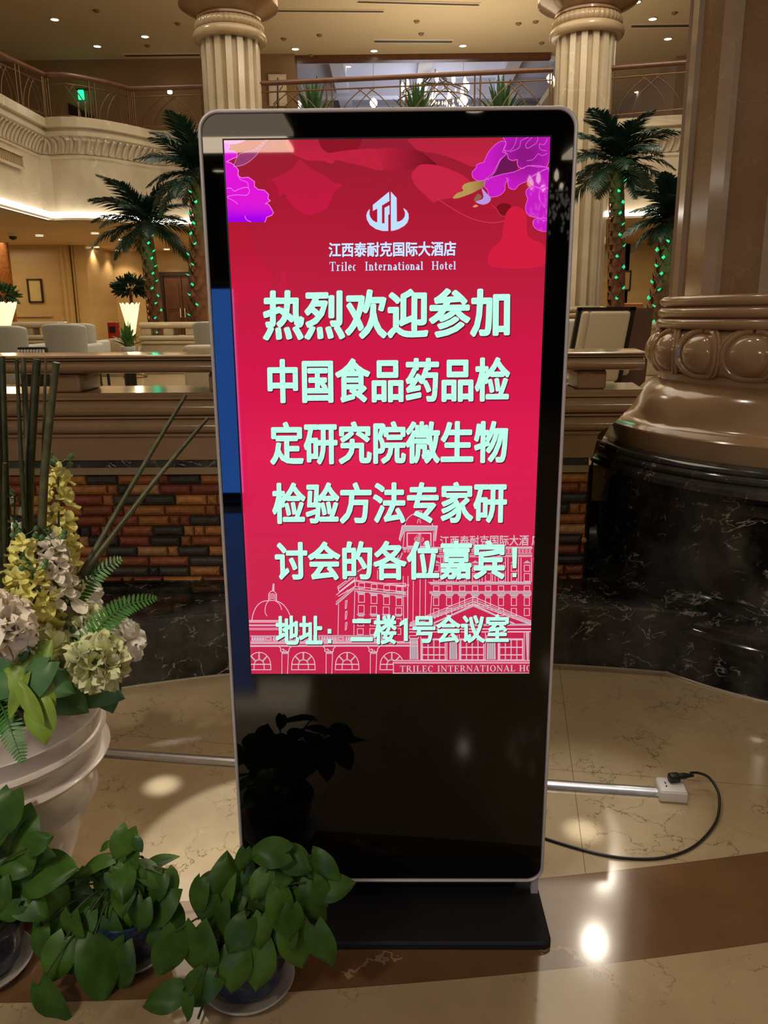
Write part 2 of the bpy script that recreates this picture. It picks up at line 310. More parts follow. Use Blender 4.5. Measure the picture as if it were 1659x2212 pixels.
    def build(s, name, mats, parent=None, smooth_angle=None, loc=None):
        me = bpy.data.meshes.new(name); org = Vector(loc) if loc is not None else None
        me.from_pydata([tuple(Vector(v)-org) for v in s.v] if org is not None else s.v, [], s.f)
        for m in (mats if isinstance(mats, (list, tuple)) else [mats]): me.materials.append(MT[m] if isinstance(m, str) else m)
        me.polygons.foreach_set('material_index', s.mi); me.polygons.foreach_set('use_smooth', s.sm)
        if any(c is not None for c in s.col):
            ca = me.color_attributes.new('Col', 'FLOAT_COLOR', 'CORNER'); buf = []
            for f, c in zip(s.f, s.col):
                if c is None: c = (1, 1, 1)
                if isinstance(c[0], (tuple, list)):
                    for q in c: buf += [*q, 1.0]
                else: buf += [*c, 1.0]*len(f)
            ca.data.foreach_set('color', buf)
        me.update()
        if smooth_angle: me.set_sharp_from_angle(angle=smooth_angle)
        o = bpy.data.objects.new(name, me); C.objects.link(o)
        if org is not None: o.location = org
        if parent is not None:
            o.parent = parent
            if parent.name in WORLD: o.matrix_parent_inverse = Matrix.Translation(-WORLD[parent.name])
        return o
WORLD = {}                                      # things whose parts are modelled in room coordinates
def recalc(o):
    bm = bmesh.new(); bm.from_mesh(o.data); bmesh.ops.recalc_face_normals(bm, faces=bm.faces[:]); bm.to_mesh(o.data); bm.free(); return o
def thing(name, label, cat, loc=(0, 0, 0), rz=0.0, group=None, world=False):
    o = bpy.data.objects.new(name, None); C.objects.link(o); o.location = loc; o.rotation_euler = (0, 0, rz); o.empty_display_size = 0.05
    if world: WORLD[o.name] = Vector(loc)
    return tag(o, label, cat, group)
def tag(o, label, cat, group=None, kind='thing'):
    o['label'] = label; o['category'] = cat; o['kind'] = kind
    if group: o['group'] = group
    return o
def struct(o, label, cat='structure'):
    o['kind'] = 'structure'; o['label'] = label; o['category'] = cat; return o
def copy_tree(o, parent=None, loc=None, rz=None, label=None, group=None, scale=None):
    c = o.copy(); C.objects.link(c)
    if parent is not None: c.parent = parent
    for ch in list(o.children): copy_tree(ch, c)
    if loc is not None: c.location = loc
    if rz is not None: c.rotation_euler = (0, 0, rz)
    if label: c['label'] = label
    if group: c['group'] = group
    if scale: c.scale = (scale,)*3
    return c
def place(o, loc=None, rz=0.0, parent=None):
    o.location = loc; o.rotation_euler = (0, 0, rz)
    if parent is not None: o.parent = parent
    return o
def basis(loc, x, y, z):
    return Matrix(((x.x, y.x, z.x, loc[0]), (x.y, y.y, z.y, loc[1]), (x.z, y.z, z.z, loc[2]), (0, 0, 0, 1)))
# ================================================================== THE SETTING
o = MB().box((0, 6.0, -0.05), (40, 46, 0.1)).build('floor', 'floor'); struct(o, 'polished beige marble floor with a brown marble band', 'floor')
o = MB().box((0, 17.7, 0.60), (30, 30.4, 0.2)).build('floor_lounge', 'cream_dark'); struct(o, 'raised marble lounge floor behind the balustrade', 'floor')

# brick wall of the basin: pillow shaped glazed bricks in running rows
WY = 1.80
def brick_wall(x0, x1, z0, z1, y):
    b = MB(); b.box(((x0+x1)/2, y+0.06, (z0+z1)/2), (x1-x0, 0.09, z1-z0), 0)
    rnd = random.Random(3); rows = 12; h = (z1-z0)/rows
    pal = [(0.34, 0.135, 0.035), (0.40, 0.17, 0.045), (0.28, 0.10, 0.028), (0.18, 0.045, 0.024), (0.20, 0.055, 0.022), (0.035, 0.03, 0.026), (0.05, 0.042, 0.036), (0.37, 0.19, 0.08), (0.24, 0.075, 0.03)]
    for r in range(rows):
        x = x0-rnd.random()*0.12
        while x < x1:
            wd = rnd.choice([0.049, 0.049, 0.146, 0.146, 0.146, 0.19])
            a, e = max(x, x0), min(x+wd, x1); x += wd
            if e-a < 0.012: continue
            g = 0.0016; zz0, zz1 = z0+r*h+g, z0+(r+1)*h-g; a += g; e -= g
            c = rnd.choice(pal); k = 1.5*rnd.uniform(0.82, 1.15); c = tuple(q*k for q in c)
            bx, bz, d = (0.019 if e-a < .07 else 0.016), 0.018, 0.014; j = rnd.uniform(-0.002, 0.002); yb = y+0.014
            out = [(a, yb, zz0), (e, yb, zz0), (e, yb, zz1), (a, yb, zz1)]
            mid = [(a+bx*.3, yb-d*.7+j, zz0+bz*.35), (e-bx*.3, yb-d*.7+j, zz0+bz*.35), (e-bx*.3, yb-d*.7+j, zz1-bz*.35), (a+bx*.3, yb-d*.7+j, zz1-bz*.35)]
            inn = [(a+bx, yb-d-.004+j, zz0+bz), (e-bx, yb-d-.004+j, zz0+bz), (e-bx, yb-d-.004+j, zz1-bz), (a+bx, yb-d-.004+j, zz1-bz)]
            fs = [(i, (i+1) % 4, 4+(i+1) % 4, 4+i) for i in range(4)]+[(4+i, 4+(i+1) % 4, 8+(i+1) % 4, 8+i) for i in range(4)]+[(8, 9, 10, 11)]
            b.add(out+mid+inn, fs, 1, False, c)
    b.poly([(x1, y+0.014, z0), (x1+0.13, y+0.45, z0), (x1+0.13, y+0.45, z1), (x1, y+0.014, z1)], 0)
    return b.build('wall_basin', ['grout', 'brick'])
o = brick_wall(-2.9, 0.905, 0.20, 0.798, WY); struct(o, 'wall of small glazed bricks in brown, ochre, red and black below the balustrade', 'wall')

# ceiling, upper hall, lounge walls
ZC = 8.0
o = MB().box((0, 11.0, ZC+0.1), (34, 20.4, 0.2)).box((10.9, 25.2, ZC+0.1), (12.2, 8, 0.2)).box((-10.0, 22.2, ZC+.1), (14, 2, .2)).build('ceiling', 'ceiling'); struct(o, 'warm beige ceiling over the atrium and the gallery', 'ceiling')
b = MB(); 
b.box((-9.0, 21.2, 5.9), (12.4, 0.3, 4.6)); b.box((-3.0, 21.05, 5.9), (1.05, 0.6, 4.6))
o = b.build('wall_gallery', 'brownwall'); struct(o, 'plain brown wall at the back of the upper gallery', 'wall')
o = MB().box((10.5, 29.2, 5.9), (13.6, 0.3, 4.6)).build('wall_gallery_side', 'brownwall'); struct(o, 'brown gallery wall seen past the far column', 'wall')
o = MB().box((0.8, 21.0, 7.93), (6.6, 0.22, 0.14)).build('trim_1', 'wood'); struct(o, 'dark beam edging the ceiling above the gallery opening', 'trim')
# hall beyond the gallery opening
b = MB(); b.box((0.9, 32.2, 6.5), (15, 0.3, 6))
o = b.build('wall_hall', 'mauve'); struct(o, 'mauve back wall of the hall beyond the gallery', 'wall')
b = MB(); b.box((-3.2, 26.8, 6.5), (0.3, 11, 5)); o = b.build('wall_hall_side', 'mauve'); struct(o, 'mauve side wall of the hall beyond the gallery', 'wall')
b = MB(); b.box((7.6, 26.8, 6.5), (0.3, 11, 5)); o = b.build('wall_hall_end', 'mauve'); struct(o, 'mauve end wall of the hall beyond the gallery', 'wall')
b = MB(); b.box((2.2, 26.6, 9.1), (11, 11, 0.2))
for yy in (23.2, 27.2, 30.6): b.box((2.2, yy, 8.75), (11, 0.5, 0.5))
for xx in (-1.6, 1.0, 3.6, 6.0): b.box((xx, 26.6, 8.80), (0.4, 11, 0.4))
o = b.build('ceiling_hall', 'bluewall'); struct(o, 'pale blue coffered ceiling of the hall beyond', 'ceiling')
o = MB().box((0, 23.4, 3.9), (34, 17.0, 0.9)).box((-10.6, 9.9, 3.9), (8.2, 10.0, 0.9)).build('floor_gallery', 'soffit'); struct(o, 'slab of the upper gallery with a pale underside', 'floor')

# lower lounge walls
b = MB()
b.box((-11.6, 18.3, 1.9), (6.6, 0.3, 2.6)); b.box((-8.05, 18.35, 1.9), (0.5, 0.4, 2.6))
for k in range(4): b.box((-7.92+0.10*k, 18.25+0.10*k, 1.9), (0.06, 0.3, 2.6))
b.box((-7.55, 19.4, 1.9), (0.3, 2.2, 2.6))
b.box((-11.6, 18.13, 1.55), (6.6, 0.06, 0.05))
o = b.build('wall_lounge', 'wall'); struct(o, 'honey coloured marble wall of the lounge with a panelled pilaster', 'wall')
o = MB().box((-2.1, 20.4, 1.9), (11.8, 0.3, 2.6)).build('wall_lounge_back', 'wall'); struct(o, 'honey coloured back wall of the lounge behind the palms', 'wall')
b = MB(); b.box((6.2, 19.5, 1.9), (1.4, 0.3, 2.6)); b.box((9.6, 21.5, 1.9), (6.0, 0.3, 2.6)); b.box((4.9, 19.5, 1.9), (2.2, 0.3, 2.6))
o = b.build('wall_lounge_side', 'wall'); struct(o, 'honey coloured lounge wall seen between column and palm', 'wall')
o = MB().box((7.2, 20.2, 3.05), (1.6, 1.0, 0.35), bev=0.1).build('trim_2', 'soffit'); struct(o, 'curved pale bulkhead over the far doorway', 'trim')

# doors
def door(name, x, y, w, z1, rz, label, leaf='wood', z0=0.7, frame='darkwood', glassy=True):
    t = thing(name, label, 'door', (x, y, z0), rz); t['kind'] = 'structure'
    h = z1-z0; b = MB()
    b.box((-w/2-0.05, 0, h/2), (0.1, 0.16, h)); b.box((w/2+0.05, 0, h/2), (0.1, 0.16, h)); b.box((0, 0, h+0.05), (w+0.2, 0.16, 0.1)); b.build('frame', frame, t)
    for s in (-1, 1):
        d = MB().box((s*w/4, 0, h/2), (w/2-0.02, 0.06, h-0.02)); d.box((s*w/4, -0.04, h*0.28), (w/2-0.16, 0.03, h*0.36)); d.box((s*w/4, -0.04, h*0.72), (w/2-0.16, 0.03, h*0.36))
        lf = d.build('door_leaf', leaf, t)
        MB().tube([(s*0.06, -0.09, h*0.42), (s*0.06, -0.09, h*0.55)], 0.018, 8).build('handle', 'alu', lf)
    return t
door('door_1', -8.2+0.1, 20.2-0.0, 0.42, 2.75, 0, 'narrow dark door beside the pilaster in the lounge', 'darkwood')
b = MB(); b.box((-7.78, 20.12, 2.2), (0.16, 0.1, 0.14)); tag(b.build('door_sign', 'darkwood'), 'small dark sign sticking out beside the narrow dark door', 'sign')
door('door_2', -5.6, 20.2, 0.95, 2.55, 0, 'red-brown double door behind the palm trunks', 'wood')
door('door_3', 7.6, 21.3, 0.9, 2.4, 0, 'red-brown door at the far end past the column', 'wood')

# balcony front: cornice and wall swept along the gallery edge
path = [(-6.25, 5.0), (-6.25, 9.0), (-6.2, 13.25)]
for k in range(0, 9):
    a = k/8; path.append((-6.2+0.16+1.45*a, 13.25+0.10+0.95*a-0.42*math.sin(PI*a)))
path += [(-4.4, 14.45), (-2.9, 14.38), (3.4, 14.05), (8.5, 12.8)]
prof = [(0.0, 3.33), (0.0, 4.22), (0.03, 4.24), (0.03, 4.27), (0.0, 4.29)]
for k in range(7): prof.append((0.02+0.13*(1-math.cos(PI/2*k/6)), 4.30+0.24*math.sin(PI/2*k/6)))
prof += [(0.16, 4.56), (0.20, 4.57), (0.20, 4.63), (0.17, 4.65), (0.17, 4.68), (0.24, 4.70), (0.24, 4.84), (0.20, 4.86), (-0.35, 4.86)]
o = MB().sweep(prof, path).build('wall_gallery_front', 'cream'); struct(o, 'carved cream marble front of the gallery with a curved corner', 'wall')
# carved acanthus band on the cornice
b = MB()
def along(path, step):
    out = []; acc = 0.0
    for i in range(len(path)-1):
        p, q = Vector(path[i]), Vector(path[i+1]); L = (q-p).length; d = (q-p)/L
        while acc < L: out.append((p+d*acc, d)); acc += step
        acc -= L
    return out
for p, d in along(path, 0.13):
    nrm = Vector((d.y, -d.x)); pts = []
    for k in range(6):
        q = k/5; pts.append((p.x+nrm.x*(0.035+0.13*(1-math.cos(PI/2*q)))+d.x*0.05*math.sin(2.4*q), p.y+nrm.y*(0.035+0.13*(1-math.cos(PI/2*q)))+d.y*0.05*math.sin(2.4*q), 4.31+0.22*math.sin(PI/2*q)))
    b.tube(pts, [0.018, 0.032, 0.036, 0.034, 0.028, 0.02], 5)
o = b.build('trim_3', 'cream'); struct(o, 'row of carved leaves along the cornice of the gallery front', 'trim')
# cove light and soffit
o = MB().sweep([(0.05, 3.20), (0.05, 3.33), (0.11, 3.33), (0.11, 3.20)], path).build('cove_light', 'cove'); tag(o, 'bright white strip of light along the foot of the gallery wall', 'light')
o = MB().sweep([(0.16, 3.18), (0.16, 3.22), (-0.2, 3.22)], path).build('trim_4', 'soffit'); struct(o, 'pale lip carrying the strip light under the gallery', 'trim')
pts = [(p[0], p[1]) for p in path]
b = MB(); ring = [(x+0.0, y, 3.19) for x, y in pts] + [(14, 12.6, 3.19), (14, 23, 3.19), (-15, 23, 3.19), (-15, 5, 3.19)]
b.poly(ring); o = b.build('ceiling_lounge', 'soffit'); struct(o, 'pale soffit under the gallery over the lounge', 'ceiling')
# wall grilles on the gallery front
def grille(loc, label):
    t = thing('air_grille', label, 'vent', loc, PI/2)
    b = MB()
    for s in (-1, 1): b.box((0, -0.02, s*0.10), (1.0, 0.05, 0.035)); b.box((s*0.49, -0.02, 0), (0.035, 0.05, 0.2))
    b.build('frame', 'cream', t); q = MB().box((0, 0, 0), (0.95, 0.03, 0.18))
    for k in range(14): q.box((-0.44+0.068*k, -0.015, 0), (0.012, 0.03, 0.17))
    q.build('slats', 'cream_dark', t)
grille((-6.18, 11.95, 4.02), 'long white air grille on the marble gallery wall')

# entrance lobby behind the photographer (only ever seen as reflections)
b = MB(); b.box((0, -7.5, 3.5), (24, 10.5, 0.2)); o = b.build('ceiling_entrance', 'darkwood'); struct(o, 'low dark ceiling of the entrance', 'ceiling')
b = MB(); b.box((0, -12.4, 1.75), (24, 0.3, 3.5)); o = b.build('wall_entrance', 'darkwood'); struct(o, 'dark entrance wall opposite the display', 'wall')
# ================================================================== KIOSK
GX = -0.0018
def SP(px, py, d=0.0):
    p = at_y(px, py, 0.0); return (p.x, -d, p.z)
def rrect(x0, x1, z0, z1, r, n=8):
    out = []
    for cx, cz, a0 in ((x1-r, z0+r, -PI/2), (x1-r, z1-r, 0), (x0+r, z1-r, PI/2), (x0+r, z0+r, PI)):
        for k in range(n+1): a = a0+PI/2*k/n; out.append((cx+r*math.cos(a), cz+r*math.sin(a)))
    return out
KX0, KX1, KZ0, KZ1 = -0.397, 0.3935, 0.060, 1.9208
kiosk = thing('display_kiosk', 'tall black floor-standing display kiosk showing a red welcome screen', 'kiosk', (0, 0.04, 0), world=True)
o1, i1 = rrect(KX0, KX1, KZ0, KZ1, 0.042), rrect(KX0+0.0075, KX1-0.0075, KZ0+0.0075, KZ1-0.0075, 0.036)
b = MB(); n = len(o1)
rows = [[(p[0], y, p[1]) for p in q] for q, y in ((i1, 0.004), (i1, -0.004), ([((a[0]*.7+c[0]*.3), (a[1]*.7+c[1]*.3)) for a, c in zip(i1, o1)], -0.0065), ([((a[0]*.3+c[0]*.7), (a[1]*.3+c[1]*.7)) for a, c in zip(i1, o1)], -0.0065), (o1, -0.003), (o1, 0.045))]
b.grid(rows, 0, True, closed=True); b.build('frame', 'alu', kiosk)
b = MB(); b.prism(i1, 0.0, 0.044); b.build('front_glass', 'glass', kiosk)
b = MB(); b.prism(o1, 0.045, 0.068); hb = b.build('rear_housing', 'blackmetal', kiosk)
b = MB(); b.box((GX, 0.06, 0.045), (0.66, 0.05, 0.07)); b.build('neck', 'blackplastic', kiosk)
b = MB(); b.box((GX+0.375, 0.012, 0.040), (0.018, 0.02, 0.055)); b.build('corner_bracket', 'alu', kiosk)
bp = rrect(-0.392, 0.388, -0.168, 0.26, 0.022, 5)
b = MB(); ri = [((p[0]+0.002)*0.988-0.002, (p[1]-0.046)*0.98+0.046) for p in bp]
b.grid([[(p[0], p[1], z) for p in q] for q, z in ((bp, 0.0), (bp, 0.014), (ri, 0.021))], 0, False, closed=True)
b.poly([(p[0], p[1], 0.021) for p in ri]); b.build('base_plate', 'blackmetal', kiosk)
# display panel
sx0, sx1, sz0, sz1 = -0.3438, 0.3366, 0.6522, 1.8618
def ramp(z):
    t = (z-sz0)/(sz1-sz0)
    st = [(0.0, (196, 32, 72)), (0.25, (206, 34, 76)), (0.45, (222, 26, 80)), (0.62, (210, 24, 72)), (0.75, (190, 30, 62)), (0.88, (172, 26, 50)), (1.0, (150, 30, 50))]
    for (a, ca), (c, cc) in zip(st, st[1:]):
        if t <= c:
            k = (t-a)/(c-a); return lin([ca[i]*(1-k)+cc[i]*k for i in range(3)])
    return lin(st[-1][1])
b = MB(); N = 24
for k in range(N):
    za, zb = sz0+(sz1-sz0)*k/N, sz0+(sz1-sz0)*(k+1)/N; ca, cb = ramp(za), ramp(zb)
    b.poly([(sx0, -0.0008, za), (sx1, -0.0008, za), (sx1, -0.0008, zb), (sx0, -0.0008, zb)], 0, (ca, ca, cb, cb))
scr = b.build('screen', 'screen', kiosk)
b = MB(); 
for q in ((sx0-0.0035, sx0, sz0-0.0035, sz1+0.0035), (sx1, sx1+0.0035, sz0-0.0035, sz1+0.0035), (sx0, sx1, sz0-0.0035, sz0), (sx0, sx1, sz1, sz1+0.0035)):
    b.box(((q[0]+q[1])/2, -0.0004, (q[2]+q[3])/2), (q[1]-q[0], 0.0006, q[3]-q[2]))
b.build('screen_border', 'blackplastic', kiosk)
# small camera dot and lower-left sensor bead
def clip_screen(bm):
    for co, no in (((sx0, 0, 0), (-1, 0, 0)), ((sx1, 0, 0), (1, 0, 0)), ((0, 0, sz0), (0, 0, -1)), ((0, 0, sz1), (0, 0, 1))):
        bmesh.ops.bisect_plane(bm, geom=bm.verts[:]+bm.edges[:]+bm.faces[:], plane_co=co, plane_no=no, clear_outer=True)
def clip_obj(o):
    bm = bmesh.new(); bm.from_mesh(o.data); clip_screen(bm); bm.to_mesh(o.data); bm.free(); return o
class Art(MB):
    def px(s, pts, d, col, T=lambda x, y: (x, y), shade=None):
        P = [SP(*T(*p), d) for p in pts]
        bm = bmesh.new(); vs = [bm.verts.new(p) for p in P]; f = bm.faces.new(vs); f.normal_update(); bmesh.ops.triangulate(bm, faces=[f])
        if shade:
            for _ in range(2): bmesh.ops.subdivide_edges(bm, edges=bm.edges[:], cuts=1, use_grid_fill=True)
        bm.verts.index_update()
        vv = [v.co.copy() for v in bm.verts]; ff = [[v.index for v in f.verts] for f in bm.faces]; bm.free()
        base = len(s.v)
        for v in vv: s.v.append(tuple(v))
        for f in ff:
            s.face([base+i for i in f], 0, False, tuple(shade(vv[i].x, vv[i].z) for i in f) if shade else lin(col))
    def ln(s, pts, w, d, col, T=lambda x, y: (x, y), closed=False):
        P = [Vector(SP(*T(*p), d)) for p in pts]
        if closed: P.append(P[0])
        h = w/2; c = lin(col)
        for a, e in zip(P, P[1:]):
            t = (e-a); 
            if t.length < 1e-6: continue
            t.normalize(); nn = Vector((-t.z, 0, t.x))*h; a2, e2 = a-t*h*0.6, e+t*h*0.6
            s.poly([a2-nn, e2-nn, e2+nn, a2+nn], 0, c)
    def rect(s, x0, y0, x1, y1, w, d, col, T): s.ln([(x0, y0), (x1, y0), (x1, y1), (x0, y1)], w, d, col, T, True)
def mixc(a, b, t): return tuple(x*(1-t)+y*t for x, y in zip(a, b))
def smooth(pts, closed=True, k=3):
    n = len(pts); out = []
    for i in range(n if closed else n-1):
        p0, p1, p2, p3 = (pts[(i-1) % n], pts[i], pts[(i+1) % n], pts[(i+2) % n]) if closed else (pts[max(i-1, 0)], pts[i], pts[i+1], pts[min(i+2, n-1)])
        for j in range(k):
            t = j/k; out.append(tuple(0.5*((2*p1[a])+(-p0[a]+p2[a])*t+(2*p0[a]-5*p1[a]+4*p2[a]-p3[a])*t*t+(-p0[a]+3*p1[a]-3*p2[a]+p3[a])*t**3) for a in (0, 1)))
    if not closed: out.append(pts[-1])
    return out
TL = lambda x, y: (420+x/3.77, 220+y/3.77)
TR = lambda x, y: (820+x/3.77, 220+y/3.77)
# red petals in the picture
b = Art()
def two(c0, c1, z0, z1):
    return lambda x, z: mixc(lin(c0), lin(c1), max(0, min(1, (z-z0)/(z1-z0))))
Z = lambda T, y: SP(*T(0, y))[2]
b.px(smooth([(770, 290), (1215, 290), (1238, 370), (1200, 440), (1150, 470), (1120, 505), (1050, 482), (940, 480), (850, 450), (775, 400)]), 0.0010, None, TL, two((196, 34, 66), (176, 34, 56), Z(TL, 500), Z(TL, 290)))
b.px(smooth([(860, 470), (960, 550), (1060, 600), (1140, 660), (1200, 668), (1190, 700), (1140, 735), (1100, 830), (1060, 880), (940, 922), (850, 890), (770, 810), (735, 745), (690, 770), (650, 690), (620, 640), (700, 600), (800, 540)]), 0.0011, None, TL, two((198, 24, 66), (178, 32, 56), Z(TL, 920), Z(TL, 480)))
b.px(smooth([(600, 640), (660, 660), (690, 770), (680, 850), (640, 890), (600, 830)]), 0.0012, (168, 26, 52), TL)
b.px(smooth([(262, 978), (380, 985), (440, 1020), (475, 1090), (470, 1130), (500, 1165), (505, 1240), (580, 1330), (625, 1410), (620, 1500), (560, 1575), (480, 1610), (330, 1650), (290, 1500)]), 0.0011, None, TL, two((204, 26, 66), (176, 26, 46), Z(TL, 1600), Z(TL, 980)))
b.px(smooth([(285, 290), (1050, 290), (960, 330), (880, 420), (850, 500), (760, 530), (640, 480), (480, 425), (330, 400), (275, 360)]), 0.0010, None, TR, two((196, 36, 66), (178, 36, 56), Z(TR, 520), Z(TR, 290)))
b.px(smooth([(-10, 385), (220, 382), (340, 410), (420, 470), (460, 515), (340, 512), (240, 562), (120, 560), (30, 540), (20, 490)]), 0.0012, None, TR, lambda x, z: mixc(lin((186, 32, 60)), lin((104, 18, 32)), max(0, min(1, (x+0.02)/0.12))))
b.px(smooth([(-470, 440), (-300, 400), (0, 385), (40, 480), (20, 560), (-150, 520), (-330, 480)]), 0.0011, (190, 34, 60), TR)
b.px(smooth([(340, 510), (480, 520), (640, 580), (740, 650), (690, 690), (665, 725), (600, 780), (480, 800), (440, 822), (370, 760), (290, 680), (258, 600), (290, 550)]), 0.0013, (198, 36, 66), TR)
b.px(smooth([(1040, 890), (1110, 850), (1180, 890), (1200, 950), (1210, 1100), (1335, 1170), (1325, 1340), (920, 1345), (900, 1220), (990, 1120), (1010, 1000)]), 0.0011, (210, 30, 62), TR)
b.px(smooth([(950, 860), (1000, 825), (1070, 845), (1040, 890), (1010, 930), (970, 900)]), 0.0013, (120, 16, 30), TR)
b.px(smooth([(-480, 290), (-180, 290), (-150, 330), (-200, 400), (-330, 420), (-450, 400)]), 0.00105, (140, 22, 38), TR)
b.ln(smooth([(470, 790), (560, 850), (700, 930), (820, 972), (930, 985), (1020, 970)], False), 0.0016, 0.0014, (206, 56, 74), TR)
b.ln(smooth([(910, 840), (950, 870), (980, 920), (1020, 935)], False), 0.0012, 0.0014, (206, 56, 74), TR)
b.px([(700, 1385+0), (750, 1385), (750, 1700), (700, 1700)], 0.00085, (196, 30, 66), TL)
clip_obj(b.build('petal_picture', 'screen', scr))
# magenta peonies
b = Art(); MG, OUT = (200, 22, 205), (240, 120, 240)
pl = [(220, 330), (285, 345), (290, 380), (255, 402), (310, 400), (350, 420), (345, 450), (300, 470), (262, 490), (290, 495), (325, 515), (350, 545), (360, 560), (355, 600), (385, 620), (440, 615), (490, 650), (490, 690), (520, 715), (570, 720), (605, 755), (600, 790), (620, 805), (580, 830), (605, 835), (625, 865), (645, 905), (630, 925), (590, 940), (575, 980), (220, 980)]
b.px(pl, 0.0014, None, TL, lambda x, z: mixc(lin((160, 0, 236)), lin((222, 24, 214)), max(0, min(1, (z-Z(TL, 960))/(Z(TL, 860)-Z(TL, 960))))))
b.px(smooth([(350, 530), (340, 470), (400, 420), (480, 390), (560, 330), (600, 290), (640, 290), (560, 370), (480, 460), (420, 510)]), 0.00135, (150, 60, 110), TL)
b.px(smooth([(240, 290), (440, 290), (380, 335), (300, 350), (250, 340)]), 0.00135, (196, 120, 190), TL)
b.ln(pl[1:30], 0.0016, 0.0017, OUT, TL)
b.ln(smooth([(320, 530), (420, 505), (510, 430), (560, 350), (600, 290)], False), 0.0014, 0.0017, (200, 120, 170), TL)
b.ln(smooth([(320, 530), (350, 450), (400, 415), (500, 390), (560, 330)], False), 0.0013, 0.0017, (200, 120, 170), TL)
b.ln(smooth([(262, 705), (300, 705), (325, 730), (345, 720), (400, 700), (440, 702), (448, 735), (420, 762), (340, 758), (268, 772)], False), 0.0013, 0.0017, OUT, TL)
b.ln(smooth([(268, 780), (310, 800), (355, 832)], False), 0.0012, 0.0017, OUT, TL)
b.ln(smooth([(412, 930), (425, 960), (460, 978)], False), 0.0014, 0.0017, OUT, TL)
b.ln(smooth([(355, 560), (370, 630), (430, 655), (440, 700)], False), 0.0012, 0.0017, OUT, TL)
PR = [
 [(1000, 320), (940, 350), (880, 420), (850, 490), (820, 500), (790, 515), (785, 540), (755, 570), (755, 610), (790, 640), (830, 645), (870, 625), (930, 570), (980, 470), (1030, 430), (1010, 380), (1030, 340)],
 [(1355, 535), (1290, 520), (1200, 525), (1100, 570), (1000, 590), (900, 620), (860, 640), (850, 690), (880, 720), (890, 770), (930, 775), (980, 760), (1020, 720), (1020, 680), (1040, 640), (1050, 700), (1100, 715), (1130, 680), (1180, 655), (1220, 640), (1230, 610), (1290, 580), (1375, 540)],
 [(1375, 545), (1290, 585), (1225, 625), (1225, 665), (1280, 700), (1375, 705)],
 [(1375, 705), (1300, 700), (1250, 690), (1200, 710), (1190, 750), (1205, 790), (1190, 840), (1190, 890), (1220, 930), (1290, 945), (1375, 960)],
 [(1375, 955), (1290, 950), (1255, 965), (1250, 1005), (1290, 1045), (1375, 1052)],
 [(1000, 280), (1010, 300), (1030, 340), (1010, 390), (1000, 410), (1040, 425), (1045, 460), (1080, 480), (1120, 470), (1120, 500), (1130, 530), (1170, 545), (1210, 520), (1360, 530), (1385, 400), (1385, 270), (1010, 270)],
 [(1010, 400), (1060, 425), (1045, 470), (1120, 500), (1120, 560), (1000, 590), (900, 620), (870, 625), (930, 570), (980, 470)]]
cen = SP(*TR(1180, 430))
def shade_r(x, z):
    d = math.hypot(x-cen[0], (z-cen[2])*1.1); t = max(0, min(1, (d-0.015)/0.06)); return mixc(lin((140, 22, 130)), lin((202, 28, 196)), t)
for k in (6, 5, 0, 1, 2, 3, 4):
    if k == 6: b.px(PR[k], 0.0013, None, TR, lambda x, z: lin((108, 22, 84)))
    else: b.px(smooth(PR[k], True, 2), 0.00135+0.00004*k, None, TR, shade_r); b.ln(smooth(PR[k], True, 2), 0.0014, 0.0018, (226, 92, 220), TR, True)
for q in ([(1120, 270), (1100, 350), (1060, 400), (1010, 395)], [(1210, 290), (1150, 320), (1135, 375), (1060, 410)], [(1290, 270), (1280, 330), (1240, 360), (1200, 380), (1190, 345), (1240, 290)], [(1365, 300), (1340, 350), (1300, 345), (1310, 390), (1360, 400)], [(1365, 420), (1320, 440), (1290, 425), (1250, 470), (1200, 480)], [(1310, 700), (1295, 770), (1320, 830), (1345, 860)], [(1030, 430), (980, 480), (940, 570), (880, 640)], [(1040, 640), (1030, 620), (1050, 630), (1040, 660)]):
    b.ln(smooth(q, False), 0.0012, 0.0019, (226, 92, 220), TR)
b.px(smooth([(595, 785), (630, 745), (680, 725), (670, 700), (690, 670), (760, 650), (860, 640), (850, 690), (800, 720), (760, 742), (700, 765), (640, 785)]), 0.0017, None, TR, lambda x, z: mixc(lin((186, 150, 84)), lin((90, 50, 40)), max(0, min(1, (x-0.17)/0.06))))
b.px(smooth([(830, 705), (870, 745), (905, 785), (890, 820), (840, 838), (780, 815), (830, 795), (845, 770)]), 0.0018, (188, 150, 226), TR)
b.px(smooth([(800, 750), (770, 790), (775, 810), (820, 790), (830, 770)]), 0.0017, (140, 100, 70), TR)
b.px(smooth([(758, 855), (780, 838), (803, 848), (780, 860)]), 0.0017, (222, 140, 110), TR)
clip_obj(b.build('peony_picture', 'screen', scr))
# building line drawing
b = Art(); LC, GC = (236, 196, 214), (196, 172, 180); W = 0.00150; D = 0.0016
A1 = lambda x, y: (530+x/5.184, 1220+y/5.184)
A2 = lambda x, y: (840+x/5.184, 1090+y/5.184)
b.ln(smooth([(75, 615), (90, 540), (130, 460), (190, 412), (270, 398), (350, 402), (420, 440), (470, 500), (498, 560)], False), 0.0018, D, LC, A1)
b.ln(smooth([(260, 402), (230, 450), (222, 530), (245, 572)], False), W, D, LC, A1); b.ln(smooth([(340, 402), (385, 440), (408, 500)], False), W, D, LC, A1)
b.ln([(262, 400), (262, 325), (285, 295), (320, 290), (350, 325), (350, 400)], W, D, LC, A1)
for k in range(4): b.ln(smooth([(265, 335+k*17), (305, 322+k*17), (348, 338+k*17)], False), W, D, LC, A1)
b.px([(303, 290), (312, 215), (322, 215), (322, 290)], D, GC, A1); b.ln([(303, 290), (312, 212), (322, 212), (322, 290)], W, D+.0001, LC, A1)
